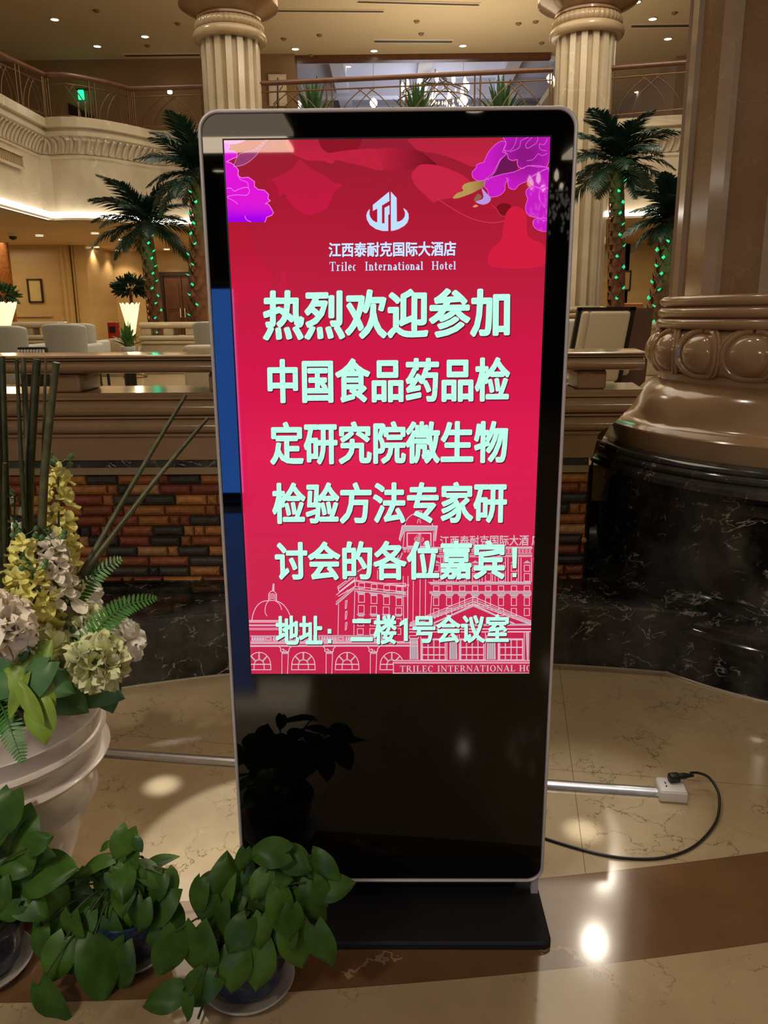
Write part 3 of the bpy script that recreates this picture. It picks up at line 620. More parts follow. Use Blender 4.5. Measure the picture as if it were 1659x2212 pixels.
for yy in (620, 630, 642): b.ln([(45, yy), (420, yy)], W, D, LC, A1)
for yy in (670, 680, 708, 724): b.ln([(45, yy), (430, yy)], W, D, LC, A1)
b.ln([(585, 710), (605, 735), (590, 742)], W, D, LC, A1)
b.ln([(60, 795), (1640, 790)], 0.0026, D, GC, A1)
for yy, ww in ((860, W), (870, W), (880, W), (905, 0.0042)): b.ln([(60, yy), (1930, yy-4)], ww, D, LC if ww == W else GC, A1)
b.ln([(60, 912), (1930, 908)], W, D+.0001, LC, A1)
x = 70
while x < 1640:
    if int((x-70)/30) % 9 in (5, 6, 7):
        if int((x-70)/30) % 9 == 5: b.rect(x+5, 808, x+75, 845, W, D, LC, A1); b.rect(x+18, 818, x+62, 836, W*.8, D, LC, A1)
    else:
        b.ln([(x, 850), (x+8, 802)], W, D, LC, A1); b.ln([(x+14, 850), (x+8, 802)], W, D, LC, A1); b.ln([(x+22, 802), (x+22, 850)], W*1.4, D, GC, A1)
    x += 30
for cx_ in (445, 940, 1435):
    b.ln([(cx_-35, 990), (cx_-36, 1225)], W, D, LC, A1); b.ln([(cx_+37, 985), (cx_+28, 1225)], W, D, LC, A1)
    b.px([(cx_-38, 970), (cx_+42, 970), (cx_+40, 995), (cx_-36, 995)], D, GC, A1)
    b.ln(smooth([(cx_-70, 910), (cx_-48, 935), (cx_-50, 965), (cx_-25, 972), (cx_-8, 955), (cx_-22, 940), (cx_-32, 952)], False), 0.0018, D+.0001, LC, A1)
    b.ln(smooth([(cx_+72, 910), (cx_+45, 940), (cx_+45, 965), (cx_+15, 972), (cx_+8, 955)], False), 0.0018, D+.0001, LC, A1)
for cx_ in (155, 650, 1140, 1640):
    def arc(r0, y0, a0=PI, a1=2*PI, sq=1.0): return [(cx_+r0*math.cos(a0+(a1-a0)*k/12), y0+r0*1.10*sq*math.sin(a0+(a1-a0)*k/12)) for k in range(13)]
    b.ln([(cx_-132, 1172)]+arc(130, 1120)+[(cx_+132, 1172)], 0.0018, D, LC, A1, True)
    b.ln([(cx_-56, 1172)]+arc(55, 1120)+[(cx_+58, 1172)], 0.0026, D, GC, A1)
    b.ln([(cx_-130, 1112), (cx_+130, 1112)], 0.0022, D, LC, A1)
    for a in (-PI/2, -PI/4, -3*PI/4): b.ln([(cx_+58*math.cos(a), 1118+62*math.sin(a)), (cx_+126*math.cos(a), 1118+136*math.sin(a))], 0.0036, D, GC, A1)
# middle block with corner
b.ln([(1035, 245), (1225, 100), (1225, 160), (1050, 300), (1035, 245)], 0.0018, D, LC, A1); b.ln([(1040, 268), (1225, 122)], 0.003, D, GC, A1)
b.ln([(1020, 335), (1225, 170), (1232, 240), (1040, 350)], 0.0018, D, LC, A1); b.ln([(1050, 310), (1225, 180)], W, D, LC, A1)
b.ln([(1018, 440), (1222, 262)], 0.0040, D, GC, A1); b.ln([(1018, 412), (1222, 240)], W, D, LC, A1)
b.ln([(1045, 440), (1038, 780)], W, D, LC, A1); b.ln([(1226, 285), (1215, 780)], W, D, LC, A1); b.ln([(1140, 280), (1135, 300)], W, D, LC, A1)
for y0, y1 in ((395, 490), (515, 608), (640, 730)): b.ln([(1140, y0), (1122, y0+8), (1118, y1), (1132, y1-10)], W, D, LC, A1, True)
for yy, ww, cc in ((170, W, LC), (182, W, LC), (240, W, LC), (268, 0.0034, GC), (290, W, LC)): b.ln([(1226, yy), (1800, yy+62)], ww, D, cc, A1)
b.ln([(1790, 225), (1830, 222), (1815, 262)], W, D, LC, A1); b.ln([(1815, 280), (1820, 780)], W, D, LC, A1)
for k in range(4):
    x0, dy = 1270+140*k, 13*k
    b.rect(x0, 203+dy, x0+64, 262+dy, W, D, LC, A1); b.rect(x0-2, 330+dy, x0+64, 418+dy, W, D, LC, A1); b.rect(x0-6, 452+dy*.7, x0+60, 540+dy*.6, W, D, LC, A1)
    b.rect(x0-12, 600, x0+54, 682, W, D, LC, A1); b.rect(x0-15, 712, x0+50, 778, W, D, LC, A1)
    b.px([(x0-25, 298+dy), (x0+82, 304+dy), (x0+62, 328+dy), (x0-5, 326+dy)], D, GC, A1); b.px([(x0-25, 548), (x0+75, 548), (x0+52, 578), (x0, 578)], D, GC, A1)
# roof pavilion behind the middle block
b.ln([(1255, 75), (1400, -20), (1500, 40)], 0.003, D, GC, A1); b.ln([(1250, 95), (1245, 165)], W, D, LC, A1); b.ln([(1480, 60), (1480, 160)], W, D, LC, A1)
# tower
b.ln(smooth([(180, 230), (205, 160), (260, 112), (330, 92)], False), 0.0018, D, LC, A2); b.ln(smooth([(490, 232), (470, 170), (430, 125), (370, 98)], False), 0.0018, D, LC, A2)
b.ln([(310, 95), (318, 68), (368, 68), (362, 95)], W, D, LC, A2); b.ln([(330, 160), (320, 205)], W, D, LC, A2); b.ln([(345, 160), (355, 205)], W, D, LC, A2)
b.px([(150, 235), (540, 235), (520, 290), (175, 300), (130, 405), (115, 385)], D, GC, A2); b.ln([(130, 405), (115, 385), (150, 235), (540, 238), (522, 405)], 0.0018, D+.0001, LC, A2); b.ln([(540, 238), (520, 300), (505, 400)], 0.004, D, GC, A2)
b.ln([(175, 300), (160, 470)], W, D, LC, A2); b.ln([(500, 300), (500, 470)], W, D, LC, A2)
b.rect(205, 318, 470, 465, 0.0026, D, LC, A2)
for yy, ww, cc in ((478, W, LC), (492, 0.004, GC), (548, W, LC), (570, 0.003, GC), (585, W, LC)): b.ln([(125 if yy < 500 else 480, yy), (1600, yy-6)], ww, D, cc, A2)
b.ln([(125, 480), (95, 600), (125, 600), (150, 540)], 0.0030, D, GC, A2)
for k in range(36):
    if 120+k*40 < 1590: b.rect(170+k*40, 505, 188+k*40, 528, W*.8, D, LC, A2)
for k in range(8):
    x0 = 500+145*k
    b.rect(x0, 675, x0+62, 745, W, D, LC, A2); b.rect(x0, 770, x0+62, 855, W, D, LC, A2); b.px([(x0-15, 655), (x0+31, 622), (x0+80, 655)], D, GC, A2)
    b.rect(x0, 908, x0+60, 966, W, D, LC, A2); b.rect(x0, 1040, x0+58, 1128, W, D, LC, A2)
    b.px([(x0-25, 998), (x0+85, 998), (x0+62, 1030), (x0, 1030)], D, GC, A2)
    if k not in (2, 3, 4): b.rect(x0, 1160, x0+58, 1240, W, D, LC, A2)
    b.ln([(x0+80, 595), (x0+80, 860)], W, D, LC, A2); b.ln([(x0+108, 595), (x0+108, 860)], W, D, LC, A2)
b.px([(445, 868), (1590, 868), (1590, 892), (470, 895)], D, GC, A2); b.ln([(440, 868), (1590, 864)], W, D+.0001, LC, A2)
b.ln([(455, 972), (1590, 968)], W, D, LC, A2); b.ln([(460, 988), (1590, 985)], 0.0040, D, GC, A2); b.ln([(480, 1000), (465, 1240)], W, D, LC, A2)
for xx in (215, 275, 350, 412): b.ln([(xx, 800), (xx-5, 1300)], W, D, LC, A2)
b.ln([(160, 800), (165, 1300)], W, D, LC, A2)
b.ln([(-20, 880), (190, 880), (175, 905), (-20, 900)], W, D, LC, A2); b.ln([(-20, 985), (185, 985)], 0.004, D, GC, A2)
# pediment and portico
for k, (ww, cc) in enumerate(((0.0018, LC), (0.0012, LC), (0.0040, GC), (0.0016, LC))): b.ln([(240-k*3, 1318+k*14), (948, 1030+k*26), (1590, 1300+k*14)], ww, D+.0001, cc, A2)
b.ln([(490, 1330), (948, 1130), (1400, 1330)], 0.0040, D, GC, A2); b.ln([(470, 1340), (948, 1112), (1420, 1340)], W, D, LC, A2)
for k in range(11):
    t = k/11; b.rect(510+t*420-7, 1262-t*170-10, 510+t*420+7, 1262-t*170+8, W*.8, D, LC, A2); b.rect(965+t*520-7, 1092+t*205-10, 965+t*520+7, 1092+t*205+8, W*.8, D, LC, A2)
b.px([(230, 1340), (1590, 1330), (1590, 1352), (230, 1362)], D, GC, A2)
for yy, ww in ((1385, W), (1392, W), (1420, 0.0022)): b.ln([(230, yy+4), (1590, yy)], ww, D, LC, A2)
for x0, x1 in ((235, 325), (680, 760), (1100, 1190)):
    b.px([(x0, 1500), (x1, 1500), (x1+6, 1730), (x0-4, 1730)], D, (190, 178, 184), A2)
    for k in range(1, 4): b.ln([(x0+(x1-x0)*k/4, 1505), (x0+(x1-x0)*k/4, 1730)], W*.7, D+.0001, (160, 60, 84), A2)
    b.rect(x0-6, 1465, x1+6, 1495, W, D, LC, A2)
for x0 in (375, 805, 1240):
    b.rect(x0-18, 1425, x0+275, 1735, W, D, LC, A2); b.rect(x0-8, 1500, x0+260, 1735, W, D, LC, A2)
    for k in range(5): b.ln([(x0+64*k, 1510), (x0+64*k, 1730)], 0.0028, D, GC, A2)
    for k in range(3): b.ln([(x0, 1510+85*k), (x0+256, 1510+85*k)], 0.0026, D, LC, A2)
b.px([(1530, 1425), (1570, 1425), (1565, 1735), (1545, 1735)], D, GC, A2)
b.px([(45, 1738), (1590, 1736), (1590, 1890), (50, 1890)], D+.0002, (196, 34, 74), A2)
for yy, ww in ((1742, 0.0022), (1760, W), (1772, W), (1884, 0.0018)): b.ln([(45, yy), (1590, yy)], ww, D+.0003, LC, A2)
b.ln([(50, 1770), (52, 1886)], 0.0018, D+.0003, LC, A2)
clip_obj(b.build('building_drawing', 'screen', scr))
# lettering
MT['txt'] = mat('lit_mint_letters', (0, 0, 0), 0.02, emis=lin((188, 255, 232)), estr=1.0)
MT['txtshadow'] = mat('letter_shadow_on_screen', (0, 0, 0), 0.02, emis=lin((92, 22, 40)), estr=1.0)
MT['hdr'] = mat('lit_pale_blue_letters', (0, 0, 0), 0.02, emis=lin((206, 226, 255)), estr=1.0)
MT['lilac'] = mat('lit_lilac_outline', (0, 0, 0), 0.02, emis=lin((226, 190, 230)), estr=1.0)
MT['sgn'] = mat('lit_grey_letters', (0, 0, 0), 0.02, emis=lin((208, 190, 196)), estr=1.0)
def text_mesh(body, off, space=1.0):
    cu = bpy.data.curves.new('lettering', 'FONT'); cu.body = body; cu.offset = 0.0; cu.space_character = space; cu.resolution_u = 3
    ob = bpy.data.objects.new('lettering', cu); C.objects.link(ob); bpy.context.view_layer.update()
    me = bpy.data.meshes.new_from_object(ob.evaluated_get(bpy.context.evaluated_depsgraph_get()))
    vs = [(v.co.x, v.co.y) for v in me.vertices]; fs = [list(p.vertices) for p in me.polygons]
    bpy.data.objects.remove(ob); bpy.data.curves.remove(cu); bpy.data.meshes.remove(me)
    if off:                                       # heavier strokes: the glyph widened in every direction
        n = len(vs); V, F = list(vs), [list(f) for f in fs]
        for k in range(14):
            a = 2*PI*k/14; dx, dy = off*math.cos(a), off*0.80*math.sin(a); b0 = len(V)
            V += [(x+dx, y+dy) for x, y in vs]; F += [[i+b0 for i in f] for f in fs]
        return V, F
    return vs, fs
def quad_text(mb, vs, fs, q, d, m, dx=0.0, dz=0.0):
    x0, x1 = min(v[0] for v in vs), max(v[0] for v in vs); y0, y1 = min(v[1] for v in vs), max(v[1] for v in vs)
    Q = [Vector(SP(*p)) for p in q]     # TL TR BR BL
    out = []
    for x, y in vs:
        u, v = (x-x0)/(x1-x0), (y-y0)/(y1-y0)
        p = (Q[3]*(1-u)+Q[2]*u)*(1-v)+(Q[0]*(1-u)+Q[1]*u)*v; out.append((p.x+dx, -d, p.z+dz))
    mb.add(out, fs, m)
def line(name, segs, off, mats, d=0.0022, shadow=0.0028, outline=None):
    mb = MB()
    for body, q in segs:
        vs, fs = text_mesh(body, off) if isinstance(body, str) else body
        if shadow:
            quad_text(mb, vs, fs, q, d-0.0003, 1, shadow*0.75, -shadow)
            quad_text(mb, vs, fs, q, d-0.00025, 1, shadow*0.4, -shadow*.5)
        quad_text(mb, vs, fs, q, d, 0)
    o = mb.build(name, mats, scr); return clip_obj(o)
def box_glyph(): return ([(0, 0), (1, 0), (1, 1), (0, 1)], [(0, 1, 2, 3)])
T2 = ['txt', 'txtshadow']; OF = 0.036
line('welcome_line', [('热烈欢迎参加', [(568, 627), (1102, 621), (1101, 727), (568, 736)])], OF, T2)
line('welcome_line', [('中国食品药品检', [(577, 775), (1102, 771), (1101, 867), (579, 871)])], OF, T2)
line('welcome_line', [('定研究院微生物', [(582, 911), (1098, 908), (1096, 1000), (584, 1004)])], OF, T2)
line('welcome_line', [('检验方法专家研', [(587, 1042), (1096, 1040), (1094, 1129), (589, 1132)])], OF, T2)
ex = ([(0.1, 0.30), (0.9, 0.30), (1.0, 1.0), (0.0, 1.0), (0.08, 0.0), (0.92, 0.0), (0.92, 0.14), (0.08, 0.14)], [(0, 1, 2, 3), (4, 5, 6, 7)])
line('welcome_line', [('讨会的各位嘉宾', [(593, 1169), (1091, 1166), (1090, 1251), (595, 1254)]), (ex, [(1106, 1182), (1117, 1182), (1116, 1246), (1106, 1246)])], OF, T2)
line('address_line', [('地址', [(595, 1329), (697, 1329), (697, 1392), (596, 1392)]), (box_glyph(), [(708, 1358), (716, 1358), (716, 1368), (708, 1368)]), (box_glyph(), [(708, 1380), (716, 1380), (716, 1389), (708, 1389)]),
     ('二楼', [(757, 1327), (857, 1327), (857, 1391), (757, 1391)]), (([(0.52, 0), (1, 0), (1, 1), (0.66, 1), (0.0, 0.80), (0.0, 0.64), (0.52, 0.74)], [(0, 1, 2, 3, 6), (3, 4, 5, 6)]), [(863, 1335), (881, 1335), (881, 1384), (863, 1384)]), ('号会议室', [(891, 1327), (1100, 1326), (1099, 1388), (891, 1389)])], 0.036, T2)
line('hotel_name', [('江西泰耐克国际大酒店', [(710, 524), (985, 521), (985, 553), (710, 556)])], 0.030, ['hdr', 'txtshadow'], shadow=0.0012)
line('roof_sign_lettering', [('江西泰耐克国际大酒', [(950, 1157), (1142, 1155), (1141, 1178), (951, 1180)]), ('店', [(1148, 1155), (1168, 1155), (1168, 1178), (1148, 1178)])], 0.012, ['sgn', 'txtshadow'], d=0.0019, shadow=0)
# roman lettering with serifs, drawn from strokes (x, y in a cell of height 1)
TK, TN, SF = 0.17, 0.07, 0.10
def stem(x, y0, y1, w=TK, s0=True, s1=True):
    q = [(x-w/2, y0, x+w/2, y1)]
    if s0: q.append((x-w/2-SF, y0, x+w/2+SF, y0+0.06))
    if s1: q.append((x-w/2-SF, y1-0.06, x+w/2+SF, y1))
    return [('r',)+a for a in q]
def bar(x0, x1, y, w=TN): return [('r', x0, y-w/2, x1, y+w/2)]
def ell(cx, cy, rx, ry, a0=0, a1=360, tk=TK, tn=TN): return [('a', cx, cy, rx, ry, a0, a1, tk, tn)]
def dia(x0, y0, x1, y1, w): return [('d', x0, y0, x1, y1, w)]
GL = {
 'T': (0.86, stem(0.43, 0, 1, TK, True, False)+bar(0.02, 0.84, 0.965)+[('r', 0.02, 0.74, 0.08, 1.0), ('r', 0.78, 0.74, 0.84, 1.0)]),
 'R': (0.92, stem(0.22, 0, 1)+ell(0.42, 0.74, 0.30, 0.26, -90, 90)+bar(0.2, 0.44, 0.97)+bar(0.2, 0.44, 0.5)+dia(0.45, 0.5, 0.82, 0.0, TK)+bar(0.72, 0.95, 0.03)),
 'I': (0.46, stem(0.23, 0, 1)), 'L': (0.78, stem(0.22, 0, 1)+bar(0.1, 0.74, 0.035)+[('r', 0.68, 0.0, 0.74, 0.26)]),
 'E': (0.80, stem(0.22, 0, 1)+bar(0.1, 0.74, 0.035)+bar(0.1, 0.72, 0.965)+bar(0.2, 0.56, 0.51)+[('r', 0.68, 0, 0.74, 0.26), ('r', 0.66, 0.76, 0.72, 1.0), ('r', 0.52, 0.4, 0.57, 0.62)]),
 'C': (0.86, ell(0.46, 0.5, 0.42, 0.52, 45, 315)+[('r', 0.74, 0.70, 0.80, 0.98)]), 'N': (0.98, stem(0.16, 0, 1, TN)+stem(0.82, 0, 1, TN, False, True)+dia(0.12, 1.0, 0.82, 0.0, TK)),
 'A': (0.92, dia(0.12, 0, 0.46, 1.0, TN)+dia(0.46, 1.0, 0.78, 0, TK)+bar(0.26, 0.66, 0.34)+bar(0.0, 0.26, 0.03)+bar(0.62, 0.94, 0.03)),
 'O': (0.94, ell(0.47, 0.5, 0.44, 0.52)), 'H': (0.98, stem(0.2, 0, 1)+stem(0.78, 0, 1)+bar(0.2, 0.78, 0.5)), ' ': (0.40, []),
 'r': (0.50, stem(0.16, 0, 0.66)+ell(0.34, 0.46, 0.17, 0.19, 40, 150)), 'i': (0.36, stem(0.18, 0, 0.66, TK, True, False)+[('r', 0.0, 0.60, 0.18, 0.66)]+[('r', 0.10, 0.80, 0.26, 0.95)]), 'l': (0.36, stem(0.18, 0, 1.0, TK, True, False)+[('r', 0.0, 0.94, 0.18, 1.0)]),
 'e': (0.52, ell(0.26, 0.33, 0.24, 0.35, 0, 320)+bar(0.08, 0.46, 0.36)), 'c': (0.50, ell(0.26, 0.33, 0.24, 0.35, 50, 310)), 'n': (0.62, stem(0.14, 0, 0.66)+stem(0.46, 0, 0.45, TK, True, False)+ell(0.30, 0.42, 0.22, 0.24, 0, 150)),
 't': (0.44, stem(0.18, 0.06, 0.92, TK, False, False)+bar(0.0, 0.40, 0.63)+ell(0.31, 0.13, 0.14, 0.15, 180, 330)), 'a': (0.54, ell(0.22, 0.20, 0.20, 0.21)+stem(0.40, 0, 0.5, TK, False, False)+ell(0.26, 0.46, 0.20, 0.20, 0, 150)+bar(0.38, 0.54, 0.03)), 'o': (0.54, ell(0.27, 0.33, 0.25, 0.35))}
def roman(s, small=None):
    vs, fs = [], []; x = 0.0
    for ch in s:
        wd, st = GL[ch]
        for t in st:
            b0 = len(vs)
            if t[0] == 'r': vs += [(x+t[1], t[2]), (x+t[3], t[2]), (x+t[3], t[4]), (x+t[1], t[4])]; fs.append([b0, b0+1, b0+2, b0+3])
            elif t[0] == 'd': h = t[5]/2; vs += [(x+t[1]-h, t[2]), (x+t[1]+h, t[2]), (x+t[3]+h, t[4]), (x+t[3]-h, t[4])]; fs.append([b0, b0+1, b0+2, b0+3])
            else:
                _, cx, cy, rx, ry, a0, a1, tk, tn = t; N_ = 14
                for k in range(N_+1):
                    a = math.radians(a0+(a1-a0)*k/N_); c_, s_ = math.cos(a), math.sin(a)
                    vs += [(x+cx+rx*c_, cy+ry*s_), (x+cx+(rx-tk)*c_, cy+(ry-tn)*s_)]
                for k in range(N_): fs.append([b0+2*k, b0+2*k+1, b0+2*k+3, b0+2*k+2])
        x += wd+0.10
    return vs, fs
line('hotel_name', [(roman('Trilec  International  Hotel'), [(712, 566), (985, 564.5), (985, 582.5), (712, 586)])], 0, ['hdr', 'txtshadow'], shadow=0.0008)
line('street_sign_lettering', [(roman('TRILEC INTERNATIONAL HO'), [(864, 1437), (1149, 1435.6), (1149, 1449.4), (864, 1451)])], 0, ['sgn', 'txtshadow'], d=0.0024, shadow=0.0008)
# emblem
b = Art(); LT = lambda x, y: (700+x*0.1808, 370+y*0.1808)
def cres(pts): return pts
EL = [(775, 250), (780, 355), (690, 410), (690, 625), (725, 625), (725, 440), (780, 410), (780, 515), (765, 520), (765, 712), (700, 712), (620, 690), (550, 640), (515, 580), (507, 530), (520, 485), (545, 455), (540, 510), (552, 550), (580, 588), (620, 612), (638, 612), (638, 445), (585, 472), (585, 405)]
ER = [(800, 250), (865, 320), (868, 605), (900, 603), (940, 580), (966, 540), (970, 495), (950, 445), (985, 470), (1006, 510), (1010, 560), (995, 610), (960, 650), (890, 690), (840, 706), (800, 712)]
for q in (EL, ER): b.px(q, 0.0021, (190, 226, 255), LT); b.ln(q, 0.0010, 0.0022, (226, 190, 235), LT, True)
b.build('emblem', 'screen', scr)
# small emblem on the tower plaque
b = Art(); PT = lambda x, y: (840+(285+(x-507)*0.208)/5.184, 1090+(325+(y-250)*0.205)/5.184)
for q in (EL, ER): b.ln(q, 0.0009, 0.0019, (214, 190, 200), PT, True)
b.build('plaque_emblem', 'screen', scr)
b = Art()
for k in range(5): b.px([(275+k*35, 440), (285+k*35, 428), (295+k*35, 440), (285+k*35, 452)], 0.0019, (214, 190, 200), A2)
b.build('plaque_stars', 'screen', scr)
# ================================================================== STONE: ledge, balustrade, columns
KC, KR = (0.247, -2.492), 3.9777
def kerb():
    b = MB(); inner = []; a0, a1 = math.radians(137), math.radians(60); N = 48
    for k in range(N+1):
        a = a0+(a1-a0)*k/N; inner.append((KC[0]+KR*math.cos(a), KC[1]+KR*math.sin(a)))
    def off(p, d): v = (Vector(p)-Vector(KC)).normalized(); return (p[0]+v.x*d, p[1]+v.y*d)
    rows = []
    for p in inner:
        q = off(p, 0.008); r = off(p, 0.0)
        yb = max(WY+0.02, p[1]+0.05)
        rows.append([(r[0], r[1], 0.0), (r[0], r[1], 0.275), (q[0], q[1], 0.285), (q[0]*0.5+0.5*off(p, .3)[0], min(WY+0.0, (q[1]+WY)/2) if q[1] < WY else q[1], 0.285), (off(p, .01)[0], yb, 0.285)])
    b.grid(rows, 0, False)
    return b
o = kerb().build('stone_ledge', 'black'); tag(o, 'low curved black marble ledge with white veins along the foot of the brick wall', 'ledge')
b = MB(); pts = []
for k in range(49):
    a = math.radians(137)+(math.radians(76.4)-math.radians(137))*k/48; pts.append((KC[0]+(KR-0.002)*math.cos(a), KC[1]+(KR-0.002)*math.sin(a), 0.002))
b.tube(pts, 0.006, 6); o = b.build('trim_5', 'cream'); struct(o, 'thin pale joint where the black ledge meets the floor', 'trim')

def cyl_prof(z0, z1, y0, r, n=6, flat=0.0):   # half-round moulding bulging toward -y
    return [(y0-r*math.sin(PI*k/n)-flat, z0+(z1-z0)*(1-math.cos(PI*k/n))/2) for k in range(n+1)]
def extr(prof, x0, x1, step=None):                          # the right end is mitred back towards the column
    b = MB(); R = lambda p: ((x1 if isinstance(x1, float) else x1(p[1]))+0.16*(p[0]-WY), p[0], p[1])
    b.grid([[(x0, p[0], p[1]) for p in prof], [R(p) for p in prof]], 0, False)
    b.poly([(x0, p[0], p[1]) for p in prof]); b.poly([R(p) for p in prof[::-1]])
    return b
BX0, BX1 = -3.4, 1.7
bal = thing('balustrade', 'brown marble balustrade on the brick wall, behind the display kiosk', 'balustrade', ((BX0+BX1)/2, WY, 0.80), world=True)
b = extr([(WY-0.012, 0.800), (WY-0.012, 0.832), (WY+0.02, 0.832), (WY+.02, 0.80)], BX0, 0.90); b.build('beige_strip', 'cream_dark', bal)
b = extr([(WY+0.0, 0.832), (WY+0.0, 0.868), (WY+.3, 0.868), (WY+.3, 0.832)], BX0, 0.90); b.build('black_band', 'black', bal)
pr = [(WY-0.012, 0.868), (WY-0.012, 0.975), (WY-0.03, 0.978), (WY-0.03, 0.990)]
pr += cyl_prof(0.992, 1.055, WY-0.015, 0.040, 8) + [(WY-0.03, 1.060), (WY-0.03, 1.068)] + cyl_prof(1.070, 1.140, WY-0.005, 0.040, 8) + [(WY-0.022, 1.144), (WY-0.022, 1.155), (WY-0.010, 1.160), (WY-0.010, 1.174), (WY+0.36, 1.174), (WY+0.36, 0.868)]
b = extr(pr, BX0, lambda z: float(np.interp(z, (0.868, 0.98, 1.06, 1.174), (0.915, 0.935, 1.035, 1.125)))); o = b.build('moulded_base', 'brown', bal, smooth_angle=math.radians(35)); 
pr = [(WY+0.02, 1.258)]+cyl_prof(1.262, 1.316, WY-0.010, 0.052, 10)+[(WY-0.035, 1.319), (WY-0.035, 1.325)]+cyl_prof(1.326, 1.341, WY-0.02, 0.028, 6)+[(WY+0.30, 1.341), (WY+0.30, 1.258)]
b = extr(pr, BX0, 1.115); b.build('hand_rail', 'brown', bal, smooth_angle=math.radians(35))
for xc in (-3.1, -2.25, -1.47, -0.76, 0.10, 0.90):
    b = MB(); b.box((xc+0.0, WY+0.15, 1.216), (0.13, 0.26, 0.084), bev=0.012); b.build('block_post', 'brown', bal)
# white edge of a table seen through the gap of the balustrade
o = MB().box((0.88, 2.9, 1.137), (0.22, 0.5, 0.035), bev=0.012).build('side_table', 'whiteplastic')
t2 = o; b = MB(); b.tube([(0.88, 2.9, 0.70), (0.88, 2.9, 1.12)], 0.03, 10); b.tube([(0.88, 2.9, 0.70), (0.88, 2.9, 0.715)], 0.14, 20); b.build('table_stand', 'blackplastic', o)
tag(o, 'white table edge glimpsed through the balustrade gap right of the kiosk', 'table')

# big column at the right
AX = (2.13, 2.143)
col = thing('column', 'huge brown marble column on a black marble pedestal beside the kiosk', 'column', (AX[0], AX[1], 0), world=True)
pr = [(1.225, 0.0), (1.225, 0.022), (1.205, 0.05), (1.205, 0.20), (1.18, 0.215), (1.18, 0.235), (1.165, 0.245), (1.165, 0.265), (1.14, 0.28), (1.085, 0.30), (1.050, 0.33), (1.047, 0.45), (1.047, 0.70)]
for k in range(7): pr.append((1.047+0.075*(1-math.cos(PI/2*k/6)), 0.70+0.085*math.sin(PI/2*k/6)))
pr += [(1.136, 0.79), (1.142, 0.815), (1.132, 0.835), (1.122, 0.840), (1.132, 0.846), (1.136, 0.858), (1.128, 0.870), (1.118, 0.874), (1.124, 0.880), (1.124, 0.892), (1.112, 0.900), (1.06, 0.906), (0.5, 0.906)]
b = MB().lathe(pr, (AX[0], AX[1], 0), 96); o = b.build('pedestal', 'black', col, smooth_angle=math.radians(40))
b = MB().lathe([(1.232, 0.0), (1.232, 0.006), (1.22, 0.010)], (AX[0], AX[1], 0), 96); b.build('floor_joint', 'cream', col)
pr = [(0.4, 0.906), (1.060, 0.906), (1.060, 0.985), (1.054, 0.991), (1.02, 0.993), (0.985, 0.996), (0.960, 1.004), (0.942, 1.018), (0.928, 1.040), (0.914, 1.068), (0.900, 1.096), (0.884, 1.122), (0.864, 1.146), (0.840, 1.166), (0.812, 1.182), (0.792, 1.190), (0.785, 1.192), (0.785, 1.235)]
b = MB().lathe(pr, (AX[0], AX[1], 0), 128); b.build('bell_base', 'brown', col, smooth_angle=math.radians(30))
# egg band: ovolo with raised eggs and rims
pr = []
for k in range(13): a = -PI/2*0.95+PI*0.95*k/12; pr.append((0.775+0.062*math.cos(a), 1.325+0.098*math.sin(a)))
b = MB().lathe([(0.79, 1.226)]+pr+[(0.77, 1.43)], (AX[0], AX[1], 0), 96)
NE = 20
for e in range(NE):
    a = 2*PI*e/NE+0.075; er = Vector((math.cos(a), math.sin(a), 0)); et = Vector((-math.sin(a), math.cos(a), 0))
    rows = []
    for i in range(9):
        ph = -PI/2+PI*i/8; row = []
        for j in range(9):
            th = -PI/2+PI*j/8
            x = 0.092*math.cos(ph)*math.sin(th); z = 0.088*math.sin(ph)*(1.0); d = 0.030*math.cos(ph)*math.cos(th)
            bulge = 0.775+0.062*math.sqrt(max(0.0, 1-(z/0.1)**2)); aa = x/0.84
            p = Vector((AX[0], AX[1], 1.325+z))+(er*math.cos(aa)+et*math.sin(aa))*(bulge+d); row.append(p)
        rows.append(row)
    b.grid(rows, 0, True)
    for rr, tk in ((1.25, 0.011), (1.45, 0.008)):
        pts = []
        for k in range(23):
            th = -PI*0.98+2*PI*0.98*k/22-PI/2
            x = 0.092*rr*math.cos(th); z = min(0.098, 0.088*rr*math.sin(th)*(1.0)); 
            if z < -0.098: z = -0.098
            bulge = 0.775+0.062*math.sqrt(max(0.0, 1-(z/0.103)**2)); aa = x/0.84
            pts.append(Vector((AX[0], AX[1], 1.325+z))+(er*math.cos(aa)+et*math.sin(aa))*(bulge+0.004))
        b.tube(pts, tk, 6)
b.build('egg_band', 'brown', col, smooth_angle=math.radians(50))
pr = [(0.76, 1.425), (0.79, 1.428)]
for z0, z1, r0 in ((1.430, 1.478, 0.806), (1.480, 1.528, 0.800), (1.532, 1.580, 0.794)):
    for k in range(9): a = -PI/2+PI*k/8; pr.append((r0-0.012+0.026*math.cos(a), (z0+z1)/2+(z1-z0)/2*math.sin(a)))
pr.append((0.70, 1.582))
b = MB().lathe(pr, (AX[0], AX[1], 0), 96); b.build('ring_mouldings', 'brown', col, smooth_angle=math.radians(40))
